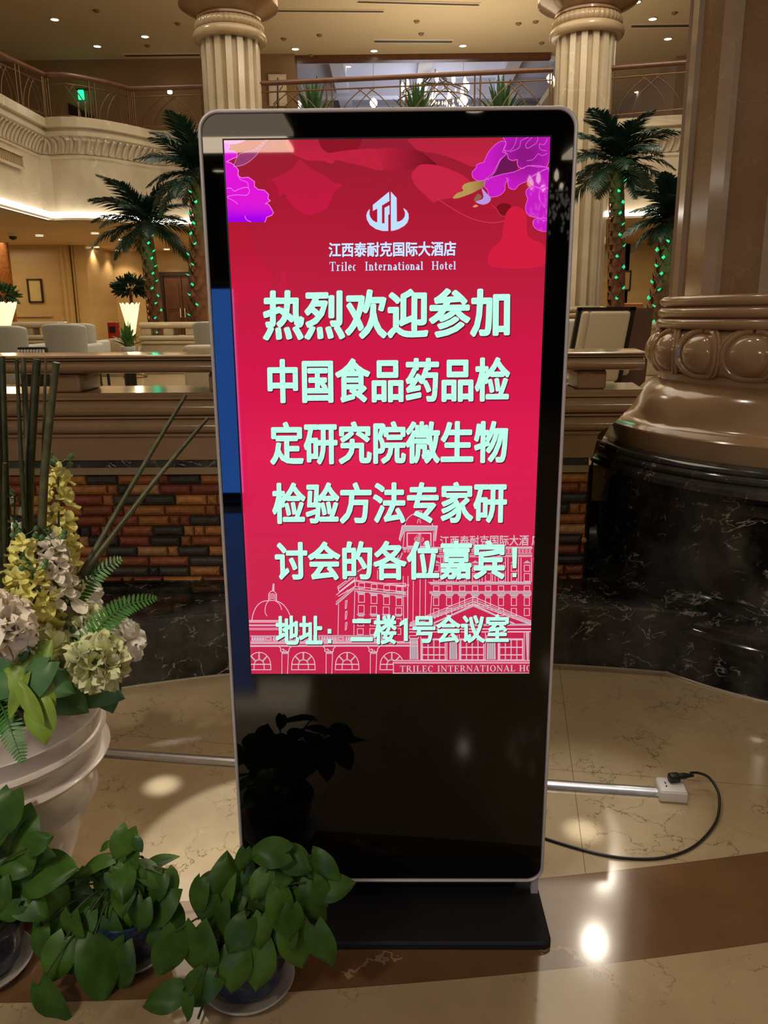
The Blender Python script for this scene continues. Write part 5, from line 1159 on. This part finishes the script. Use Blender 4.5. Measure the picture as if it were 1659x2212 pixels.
# ================================================================== GALLERY THINGS
def strap_plant(name, px, base_py, top_py, y, n, label, group, leafm, potm='whitepot', pot_r=0.2, wide=1.0, zb=None):
    b0 = at_y(px, base_py, y); b0.z = zb if zb else b0.z; h = at_y(px, top_py, y).z-b0.z
    t = thing(name, label, 'plant', b0, group=group)
    ph = 0.5 if zb else pot_r*1.1
    MB().lathe([(0, 0), (pot_r*0.75, 0), (pot_r, ph), (pot_r*0.92, ph), (0, ph*0.9)], n=24).build('pot', potm, t, smooth_angle=1.0)
    rr = random.Random(int(px))
    for k in range(n):
        a = 2.4*k; q = (k+0.5)/n; spread = (0.06+0.50*q)*h*wide; hh = h*(1.0-0.55*q*q)*rr.uniform(.85, 1.05); pts = []
        for j in range(6):
            u = j/5; pts.append(Vector((math.cos(a)*spread*u**1.3, math.sin(a)*spread*u**1.3, ph*.9+(hh-ph*.9)*(u-0.35*q*u*u*1.4)/(1-0.49*q*0.75))))
        rows = []
        side = Vector((-math.sin(a), math.cos(a), 0))
        for j, p in enumerate(pts):
            w_ = (0.045 if zb else h*0.075)*(math.sin(PI*(0.15+0.80*j/5))); rows.append([p-side*w_, p+Vector((0, 0, -w_*0.5)), p+side*w_])
        MB().grid(rows, 0, True).build('leaf', leafm, t)
    return t
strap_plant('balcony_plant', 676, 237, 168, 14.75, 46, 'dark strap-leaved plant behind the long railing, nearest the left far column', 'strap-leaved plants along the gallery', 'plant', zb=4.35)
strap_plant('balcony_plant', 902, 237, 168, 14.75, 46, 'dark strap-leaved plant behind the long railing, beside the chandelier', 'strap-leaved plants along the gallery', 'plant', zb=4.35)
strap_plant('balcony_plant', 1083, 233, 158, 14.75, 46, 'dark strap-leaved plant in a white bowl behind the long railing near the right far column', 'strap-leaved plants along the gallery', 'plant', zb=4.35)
# framed print and branch on the gallery wall
p = at_y(600, 195, 20.7); t = thing('framed_print', 'white framed print on the gallery pilaster behind the left far column', 'picture', (p.x, 20.70, p.z))
MB().box((0, 0, 0), (0.46, 0.04, 0.74)).build('frame', 'trimring', t); MB().box((0, -0.025, 0), (0.38, 0.01, 0.64)).build('print', 'whitepot', t)
b = MB(); a_ = [Vector((at_y(601, 238, 15.0).x, 15.0, 4.35)), at_y(601, 238, 15.0), at_y(600, 205, 15.0), at_y(600, 168, 15.0)]; b.tube(spline(a_), [0.03-0.001*i for i in range(16)], 6)
b.tube([at_y(601, 200, 15), at_y(608, 190, 15), at_y(611, 185, 15)], 0.008, 5); b.tube([at_y(603, 212, 15), at_y(590, 225, 15)], 0.008, 5)
tag(b.build('bare_branch', 'darkwood'), 'thin dark branch standing in front of the framed print on the gallery', 'branch')
# exit lamp and stair opening
p = at_y(175, 205, 20.9); t = thing('exit_lamp', 'small bright green exit lamp on the dark gallery wall', 'lamp', p)
MB().box((0, 0, 0), (0.16, 0.06, 0.24), bev=0.03).build('lamp_glass', mat('green_exit_glass', (0, 0.3, 0.1), 0.4, emis=(0.02, 0.9, 0.35), estr=1.6), t); MB().box((0, 0.05, 0.14), (0.3, 0.05, 0.04)).build('bracket', 'darkwood', t)
lamp('exit_glow', 'POINT', (p.x, p.y-0.15, p.z+0.1), 0.5, (0.05, 1.0, 0.4), 0.05)
q = [at_y(*a, 21.02) for a in ((147, 222), (201, 250), (203, 262), (150, 262))]
b = MB(); vs = [v for v in q]+[v+Vector((0, .03, 0)) for v in q]; b.add(vs, [(0, 1, 2, 3), (7, 6, 5, 4), (0, 4, 5, 1), (1, 5, 6, 2), (2, 6, 7, 3), (3, 7, 4, 0)])
tag(b.build('stair_opening', 'darkwood'), 'dark sloping stair opening under the green exit lamp', 'opening')
for px in (169, 184):
    a_, e_ = at_y(px, 220, 20.9), at_y(px+2, 262, 20.9); tag(MB().tube([a_, e_], 0.02, 6).build('steel_post', 'alu'), 'thin steel post in front of the dark stair opening', 'post', 'steel posts by the stair opening')
p = at_y(367, 199, 20.8); t = thing('wall_spot', 'small bright wall spot behind the short railing', 'light', p); MB().lathe([(0, -.05), (0.06, -.03), (0.06, .03), (0, .05)], n=12).build('lens', 'glow', t); MB().box((0, .08, 0), (.08, .12, .08)).build('bracket', 'vent', t)
# hanging lamps of the hall beyond
for px, py, lab in ((643, 228, 'bright hall lamp just above the kiosk top, nearest the left far column'), (807, 223, 'bright hall lamp just above the kiosk top, left of the chandelier'), (1000, 218, 'bright hall lamp just above the kiosk top, right of the chandelier'), (1189, 170, 'small hall lamp beside the right far column')):
    p = at_y(px, py, 24.0); t = thing('hall_lamp', lab, 'light', p)
    MB().lathe([(0, -0.16), (0.10, -0.05), (0.11, 0.04), (0.05, 0.12), (0, 0.14)], n=10).build('globe', 'glow', t); MB().tube([(0, 0, 0.12), (0, 0, 9.02-p.z)], 0.008, 5).build('cord', 'trimring', t)
downlight(at_z(752, 143, 9.0), 'single downlight just under the dark beam of the gallery opening', 'downlights in the upper ceiling')
# chandelier
p = at_y(940, 165, 25.0); ch = thing('chandelier', 'crystal chandelier hanging in the hall beyond the gallery', 'chandelier', p)
MB().tube([(0, 0, 0.2), (0, 0, 8.5-p.z)], 0.03, 6).build('rod', 'trimring', ch)
b = MB()
for r, z in ((0.35, -0.1), (1.0, -0.45), (1.15, -0.7)):
    b.tube([(r*math.cos(2*PI*k/24), r*math.sin(2*PI*k/24), z) for k in range(25)], 0.02, 5)
for k in range(8): a = 2*PI*k/8; b.tube([(0, 0, 0.1), (0.5*math.cos(a), 0.5*math.sin(a), -0.25), (1.0*math.cos(a), 1.0*math.sin(a), -0.45)], 0.02, 5)
b.build('arms', 'brass', ch)
rr = random.Random(5)
for k in range(12):
    a = 2*PI*k/12; MB().lathe([(0, -0.13), (0.055, -0.06), (0.05, 0.06), (0, 0.16)], (1.0*math.cos(a), 1.0*math.sin(a), -0.30), 8).build('candle_bulb', 'glow', ch)
b = MB()
for k in range(150):
    a = rr.random()*2*PI; r = math.sqrt(rr.random())*1.05; z = -0.5-rr.random()*1.5*(1-r*0.5); b.lathe([(0, -0.07), (0.035, 0), (0, 0.07)], (r*math.cos(a), r*math.sin(a), z), 5, sm=False)
b.build('crystal_drops', 'crystal', ch)

# ================================================================== LOUNGE
def at(px, py, y): return at_y(px, py, y)
ZL = 0.70
# inner balustrades
def inner_bal(px0, px1, y, label, ztop=None):
    a, e = at(px0, 696, y), at(px1, 696, y); zt = a.z if ztop is None else ztop
    t = thing('balustrade', label, 'balustrade', ((a.x+e.x)/2, y, ZL)); w = e.x-a.x
    def pc(name, z0, z1, d0, m='cream', ww=w, r=0.02): MB().box((0, d0, (z0+z1)/2-ZL), (ww, 0.36, z1-z0), bev=min(r, (z1-z0)/2.2)).build(name, m, t)
    pc('hand_rail', zt-0.085, zt, 0.0, ww=w+0.04, r=0.04)
    n = max(2, round(w/0.42))
    for k in range(n+1): MB().box((-w/2+0.08+(w-0.16)*k/n, 0.0, zt-0.135-ZL), (0.15, 0.28, 0.11), bev=0.02).build('block_post', 'cream', t)
    pc('upper_moulding', zt-0.255, zt-0.185, -0.02, ww=w+0.06, r=0.03); pc('lower_moulding', zt-0.31, zt-0.26, -0.01, ww=w+0.03, r=0.02)
    pc('plinth', ZL, zt-0.31, 0.02); return t
inner_bal(308, 475, 10.0, 'cream marble balustrade across the lounge in front of the lit palms')
inner_bal(-60, 135, 10.2, 'cream marble balustrade behind the pale grey armchairs')
inner_bal(1392, 1560, 9.0, 'short cream balustrade just showing left of the big column')
b = MB().lathe([(0.28, 0), (0.30, 0.1), (0.27, 0.45), (0.24, 0.50), (0.0, 0.52)], n=24); p = at(252, 740, 9.6); o = b.build('round_pier', 'cream_dark'); o.location = (p.x, 9.6, ZL); tag(o, 'rounded tan marble pier at the end of the lounge balustrade behind the white pot', 'pier')
# armchairs
def shell_chair(px0, px1, py, y, label, rz=0.0, legm='blackplastic', group='pale grey armchairs behind the balustrade'):
    a, e = at(px0, py, y), at(px1, py, y); w = e.x-a.x; h = a.z-ZL
    t = thing('armchair', label, 'armchair', ((a.x+e.x)/2, y, ZL), rz, group=group)
    rows = []
    for i in range(9):
        u = i/8; z = 0.16+(h-0.16)*u; row = []
        for j in range(9):
            v = j/8*2-1; ww = w/2*(0.72+0.28*u**0.7); row.append((v*ww, 0.02+0.10*abs(v)**3-0.06*u, z-0.02*abs(v)**6*(u > .9)))
        rows.append(row)
    o = MB().grid(rows, 0, True).build('backrest', 'chair', t); md = o.modifiers.new('thick', 'SOLIDIFY'); md.thickness = 0.07; md.offset = 1; bv = o.modifiers.new('round', 'BEVEL'); bv.width = 0.02; bv.segments = 3
    MB().box((0, 0.32, 0.30), (w*0.8, 0.56, 0.14), bev=0.05).build('seat', 'chair', t)
    for s in (-1, 1):
        q = MB().box((s*w*0.44, 0.32, 0.42), (0.07, 0.52, 0.24), bev=0.03); q.build('armrest', 'chair', t)
        for yy in (0.08, 0.55): MB().tube([(s*w*0.36, yy, 0.0), (s*w*0.34, yy, 0.25)], 0.018, 6).build('leg', legm, t)
    return t
shell_chair(-34, 46, 703, 6.3, 'pale grey armchair cut by the left edge of the photo')
shell_chair(97, 174, 699, 6.3, 'pale grey armchair with a curved side, second from the left edge')
shell_chair(150, 193, 698, 7.4, 'grey armchair half hidden behind the second pale armchair')
shell_chair(424, 500, 694, 6.5, 'grey armchair edge just left of the kiosk frame')
p = at(425, 745, 5.2); t = thing('ivory_sofa', 'ivory leather sofa back just left of the kiosk, above the balustrade rail', 'sofa', (p.x+0.2, 5.2, ZL))
hh = p.z-ZL
MB().box((0, 0, hh/2), (0.62, 0.16, hh), bev=0.04).build('backrest', 'ivory', t); MB().box((0, 0.35, 0.175), (0.62, 0.6, 0.35), bev=0.05).build('seat', 'ivory', t)
# black framed armchair at the right
a, e, lo = at(1248, 664, 5.6), at(1392, 664, 5.6), at(1240, 757, 5.6)
w = e.x-a.x; zt = a.z-ZL
bc = thing('high_back_chair', 'black framed high-back chair with ivory cushion between kiosk and big column', 'chair', ((a.x+e.x)/2, 5.6, ZL))
def slab(name, x0, x1, z0, z1, y0, th, m, rake, bev=0.0, parent=bc):
    b = MB(); b.box(((x0+x1)/2, y0, (z0+z1)/2), (x1-x0, th, z1-z0), bev=bev)
    for i, v in enumerate(b.v): b.v[i] = (v[0]+(v[2]-zt)*rake, v[1], v[2])
    return b.build(name, m, parent)
rk = 0.14
slab('frame_post', -w/2, -w/2+0.035, 0.0, zt, 0, 0.06, 'blackplastic', rk); slab('frame_post', w/2-0.13, w/2-0.08, 0.0, zt, 0, 0.06, 'blackplastic', rk); slab('top_rail', -w/2, w/2-0.08, zt-0.03, zt, 0, 0.06, 'blackplastic', rk)
slab('side_roll', -w/2+0.035, -w/2+0.11, 0.2, zt-0.035, -0.02, 0.10, 'ivory', rk, 0.03); slab('back_cushion', -w/2+0.10, w/2-0.12, 0.2, zt-0.035, 0.0, 0.12, 'ivory', rk, 0.03)
slab('side_panel', w/2-0.08, w/2+0.16, 0.0, zt-0.01, 0.25, 0.03, mat('brown_leather', (0.13, 0.075, 0.055), 0.5), 0.05); MB().box((0, 0.4, 0.32), (w*0.8, 0.6, 0.16), bev=0.04).build('seat', 'ivory', bc)
# grey seat edges near the right side of the kiosk, behind the rail
o = MB().box((0, 0, 0), (0.16, 0.3, 0.42), bev=0.04).build('grey_stool', 'chair'); p = at(1232, 735, 6.6); o.location = p; q = MB().tube([(0, 0, -0.2), (0, 0, ZL-p.z)], 0.05, 8).build('stool_leg', 'blackplastic', o); tag(o, 'grey padded seat peeking out right of the kiosk beside the black chair', 'seat')
# zebra striped basket / magazine rack
p = at(67, 760, 5.4); t = thing('magazine_rack', 'black and white striped rack between the two left armchairs', 'rack', (p.x, 5.4, ZL)); hh = p.z+0.03-ZL
b = MB()
for k in range(9): b.box((-0.11+0.0275*k, 0, hh-0.06), (0.010, 0.03, 0.10))
b.build('white_bars', 'whiteplastic', t); MB().box((0, 0.04, hh/2+0.01), (0.26, 0.05, hh+0.0), bev=0.01).build('rack_body', 'blackplastic', t)
# white pot plant on the lounge floor
sp = strap_plant('potted_plant', 278, 768, 693, 5.0, 22, 'bright green strap-leaved plant in a white pot standing just behind the balustrade', None, 'brightplant', 'whitepot', 0.05, 1.0)
p = at(278, 768, 5.0); MB().lathe([(0, 0), (0.045, 0), (0.062, 0.075), (0.055, 0.075), (0, 0.07)], n=24).build('pot_rim', 'whitepot', sp)
o = MB().lathe([(0.16, 0.0), (0.16, 0.03), (0.05, 0.06), (0.05, p.z-ZL-0.03), (0.14, p.z-ZL-0.02), (0.14, p.z-ZL), (0, p.z-ZL)], n=24).build('plant_stand', 'blackplastic'); o.location = (p.x, 5.0, ZL); tag(o, 'dark pedestal stand under the white plant pot behind the balustrade', 'stand')
# lit conical lamps
def cone_lamp(px0, px1, pyt, pyb, y, label):
    a, e, lo = at(px0, pyt, y), at(px1, pyt, y), at((px0+px1)/2, pyb, y); r = (e.x-a.x)/2
    t = thing('floor_lamp', label, 'lamp', ((a.x+e.x)/2, y, ZL)); h0, h1 = lo.z-ZL, a.z-ZL; n = 48; rows = []
    for k in range(7):
        u = k/6; row = []
        for j in range(n):
            an = 2*PI*j/n; rr_ = r*(0.32+0.68*u)*(1+0.06*math.cos(12*an)*u); row.append((rr_*math.cos(an), rr_*math.sin(an), h0+(h1-h0)*u+0.02*math.cos(12*an)*(k == 6)))
        rows.append(row)
    MB().grid(rows, 0, True, closed=True).build('lamp_shade', 'shade', t)
    MB().tube([(0, 0, 0.02), (0, 0, h0+0.05)], 0.02, 8).build('pole', 'brass', t); MB().lathe([(0.16, 0), (0.16, 0.02), (0.03, 0.05), (0, 0.05)], n=20).build('base', 'brass', t)
    lamp('lamp_bulb', 'POINT', ((a.x+e.x)/2, y, ZL+h1+0.05), 9, (1.0, 0.76, 0.38), 0.08); return t
cone_lamp(260, 300, 657, 725, 9.2, 'glowing cone-shaped lamp behind the potted plant with the white pot')
cone_lamp(-22, 33, 655, 712, 8.6, 'glowing cone-shaped lamp at the left edge of the photo')
# leafy round plants
def bushy(px, py, y, r, n, label, trunk_to, lm='palmleaf', squash=0.7):
    c = at(px, py, y); t = thing('topiary_plant', label, 'plant', (c.x, y, ZL)); h = c.z-ZL; rr = random.Random(int(px)); b = MB()
    for k in range(n):
        z = rr.uniform(-.6, 1); a = rr.random()*2*PI; s = math.sqrt(max(0, 1-z*z)); d = Vector((s*math.cos(a), s*math.sin(a), z)); p = Vector((0, 0, h))+Vector((d.x, d.y, d.z*squash))*r*rr.uniform(.45, .9)
        petal_mesh(b, orient(p, d+Vector((rr.uniform(-.4, .4), rr.uniform(-.4, .4), -0.1)), rr.uniform(0, 6)), r*0.42, r*0.13, -0.2, 0, 0, 4, 2)
    b.build('foliage', lm, t); MB().tube([(0, 0, 0.1), (0.01, 0, h*0.5), (0, 0, h)], 0.03, 7).build('trunk', 'trunk', t)
    MB().lathe([(0, 0), (0.15, 0), (0.19, 0.28), (0.16, 0.28), (0, 0.24)], n=20).build('pot', 'cream_dark', t); return t
bushy(281, 622, 13.0, 0.28, 420, 'round dark topiary on a thin trunk above the glowing lamp', 0)
bushy(4, 640, 10.9, 0.24, 260, 'dark leafy plant behind the lamp at the left edge', 0, 'plant')
# framed notice, red box, pictures
def framed(px0, px1, py0, py1, y, label, m='paper', rz=0):
    a, e = at(px0, py0, y), at(px1, py1, y); t = thing('framed_notice', label, 'picture', ((a.x+e.x)/2, y, (a.z+e.z)/2), rz); w, h = e.x-a.x, a.z-e.z
    q = MB()
    for s in (-1, 1): q.box((s*w/2, 0, 0), (0.035, 0.05, h+.035)); q.box((0, 0, s*h/2), (w, 0.05, 0.035))
    q.build('frame', 'darkwood', t); MB().box((0, 0.012, 0), (w-.02, 0.02, h-.02)).build('sheet', m, t); return t
framed(59, 93, 604, 652, 18.125, 'yellowish framed notice on the lounge wall at the left')
framed(1344, 1360, 586, 626, 19.325, 'framed panel on the lounge wall between the right palms', 'wall')
p = at(246, 714, 14.5); t = thing('fire_box', 'small red box standing on the lounge floor left of the glowing lamp', 'box', (p.x, 14.5, ZL)); MB().box((0, 0, (p.z-ZL)/2+.08), (0.19, 0.16, p.z-ZL+.16), bev=0.01).build('box_body', 'red', t); MB().box((0, -0.085, p.z-ZL+.02), (0.12, 0.01, 0.12)).build('box_panel', 'darkwood', t)
p = at(-2, 590, 16.5); o = MB().box((p.x, 16.5, 1.9), (0.5, 0.1, 2.4)).box((p.x+0.26, 16.45, 1.9), (0.04, 0.12, 2.4)).build('carved_screen', mat('orange_wood', (0.36, 0.13, 0.03), 0.4, var=0.4, vscale=20)); tag(o, 'orange-brown carved wooden screen at the left edge of the lounge', 'screen')
o = MB().box((0, 0, 0), (0.5, 0.3, 0.5), bev=0.03).build('reception_counter', mat('orange_lit_wood', (0.55, 0.25, 0.09), 0.4)); p = at(1362, 655, 16.5); o.location = (p.x, 16.5, p.z-.25); MB().box((0, 0, -(p.z-.5-ZL)/2-.25), (0.5, .3, p.z-.5-ZL)).build('counter_base', 'wood', o); tag(o, 'small orange counter in the far lounge right of the palm trunk', 'counter')

# ================================================================== PALMS
def palm(base, top, crown_r, label, seed, nf=20, lean=0.0, husks=True, rt=0.115):
    rr = random.Random(seed); B, T = Vector(base), Vector(top); B = Vector((B.x, B.y, ZL))
    t = thing('palm_tree', label, 'palm', B, group='green lit palm trees in the lounge', world=True)
    n = 30; P = [B.lerp(T, k/n)+Vector((0.05*math.sin(3*k/n), 0, 0)) for k in range(n+1)]
    MB().tube(P, [rt*(1.0-0.25*k/n) for k in range(n+1)], 12).build('trunk', 'trunk', t)
    q = MB(); L = (T-B).length; m_ = int(L/0.10)
    for k in range(m_):
        p = B.lerp(T, k/m_)
        for j in range(5):
            a = 2*PI*j/5+(k % 2)*PI/5; d = Vector((math.cos(a), math.sin(a), 0)); r = rt*(1.0-0.25*k/m_)
            s = Vector((-d.y, d.x, 0)); c = p+d*r*0.95
            q.add([c-s*0.06, c+s*0.06, c+d*0.035+Vector((0, 0, 0.13)), c+d*0.02+Vector((0, 0, 0.0))], [(0, 3, 2), (3, 1, 2)])
    q.build('bark_scales', 'trunk', t)
    # one frond, then copies
    def frond_mesh(Lf):
        b = MB(); pts = []
        for k in range(11):
            u = k/10; pts.append(Vector((Lf*(u-0.10*u*u), 0, Lf*(0.34*u-0.52*u*u))))
        b.tube(pts, [0.014*(1-0.8*k/10) for k in range(11)], 5)
        for k in range(38):
            u = 0.10+0.90*k/38; i0 = min(int(u*10), 9); p = pts[i0].lerp(pts[i0+1], u*10-i0); tg = (pts[i0+1]-pts[i0]).normalized(); w = Lf*0.33*math.sin(PI*min(1, .18+.78*u))
            for s in (-1, 1):
                d = (Vector((0, s, 0))*0.85+tg*0.75+Vector((0, 0, rr.uniform(-0.25, 0.12)))).normalized(); e = p+d*w; h = tg*0.017
                mid = p+d*w*0.5+Vector((0, 0, 0.014)); b.add([p-h*.6, p+h*.6, mid+h, mid-h, e-Vector((0, 0, w*0.12))], [(0, 1, 2, 3), (3, 2, 4)])
        return b.build('frond', 'palmleaf', t)
    base_f = None
    for k in range(nf):
        a = 2.39996*k+seed; q_ = (k+0.5)/nf; el = math.radians(72-108*q_)
        if base_f is None: f = base_f = frond_mesh(crown_r)
        else: f = base_f.copy(); C.objects.link(f); f.parent = t
        f.matrix_parent_inverse = Matrix.Translation(-B); f.location = T+Vector((0, 0, -0.10*q_)); f.rotation_euler = Euler((rr.uniform(-.3, .3), -el*0.85, a), 'XYZ'); s = rr.uniform(.82, 1.05); f.scale = (s, s, s)
    if husks:
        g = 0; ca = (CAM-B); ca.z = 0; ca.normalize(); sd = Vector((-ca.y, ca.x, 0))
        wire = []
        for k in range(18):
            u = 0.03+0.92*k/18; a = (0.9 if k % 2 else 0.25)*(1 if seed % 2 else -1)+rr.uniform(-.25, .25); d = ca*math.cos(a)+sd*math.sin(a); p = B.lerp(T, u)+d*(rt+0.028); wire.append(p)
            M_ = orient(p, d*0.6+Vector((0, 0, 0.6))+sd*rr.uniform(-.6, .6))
            MB().add([(-.03, 0, 0), (0, -.028, .006), (.045, 0, 0), (0, .028, .006), (0, 0, -.012)], [(0, 1, 2, 3), (0, 4, 1), (1, 4, 2), (2, 4, 3), (3, 4, 0)], M=M_).build('glowing_husk', 'greenhusk', t)  # leaf-base husks lit green, the light put into their material
        MB().tube(wire, 0.006, 4).build('added_wire', 'cable', t)  # wire added to link the glowing husks
        lamp('palm_glow', 'POINT', T+ca*0.45+Vector((0, 0, -0.55)), 2.6, (0.03, 1.0, 0.45), 0.05)
    return t
palm(at(338, 690, 12.0), at(312, 478, 12.0), 1.02, 'palm lit green, lowest crown of the left pair', 1, 28)
palm(at(418, 690, 11.0), at(428, 372, 11.0), 1.05, 'taller palm lit green, partly behind the kiosk left edge', 2, 28, rt=0.13)
palm(at(1335, 662, 11.0), at(1332, 345, 11.0), 1.0, 'tall palm lit green standing right of the kiosk', 3, 28)
palm(at(1402, 692, 9.5), at(1452, 470, 9.5), 0.72, 'palm lit green partly hidden behind the big column', 4, 26)

# ================================================================== entrance side, seen mirrored in the glass
t = thing('blue_display', 'glowing blue upright display opposite the kiosk, mirrored in the left edge of its glass', 'display', (-1.42, -4.62, 0))
MB().box((0, -0.03, 0.90), (0.44, 0.06, 1.72), bev=0.01).build('display_case', 'blackplastic', t); MB().box((0, 0.004, 0.90), (0.38, 0.006, 1.62)).build('display_panel', mat('blue_screen_glow', (0, 0, 0), 0.2, emis=(0.05, 0.22, 0.85), estr=6.0), t); MB().box((0, -0.03, 0.02), (0.5, 0.3, 0.04)).build('display_foot', 'blackplastic', t)
for x0, x1, y0, y1, e, lab in ((-2.9, -1.14, -8.25, -7.45, 13.0, 'bright edge of the lit coffer in the entrance ceiling'), (-2.9, -1.04, -7.40, -6.0, 2.4, 'dim field of the lit coffer in the entrance ceiling'), (2.12, 2.9, -8.9, -8.35, 6.0, 'small lit coffer at the right of the entrance ceiling')):
    o = MB().box((0, 0, 0), (x1-x0, y1-y0, 0.04)).build('light_panel', mat('lit_ceiling_panel', (0.8, 0.7, 0.55), 0.6, emis=(1.0, 0.80, 0.56), estr=e)); o.location = ((x0+x1)/2, (y0+y1)/2, 3.38); tag(o, lab, 'light')
downlight((0.8, -6.5, 3.40), 'bright downlight of the entrance ceiling mirrored in the kiosk glass', 'downlights of the entrance ceiling')
downlight((-2.3, -9.6, 3.40), 'downlight of the entrance ceiling farther from the kiosk', 'downlights of the entrance ceiling')
copy_tree(ch, None, (1.42, -5.0, 2.62), None, 'small crystal chandelier of the entrance mirrored in the right edge of the kiosk glass', None, 0.32)
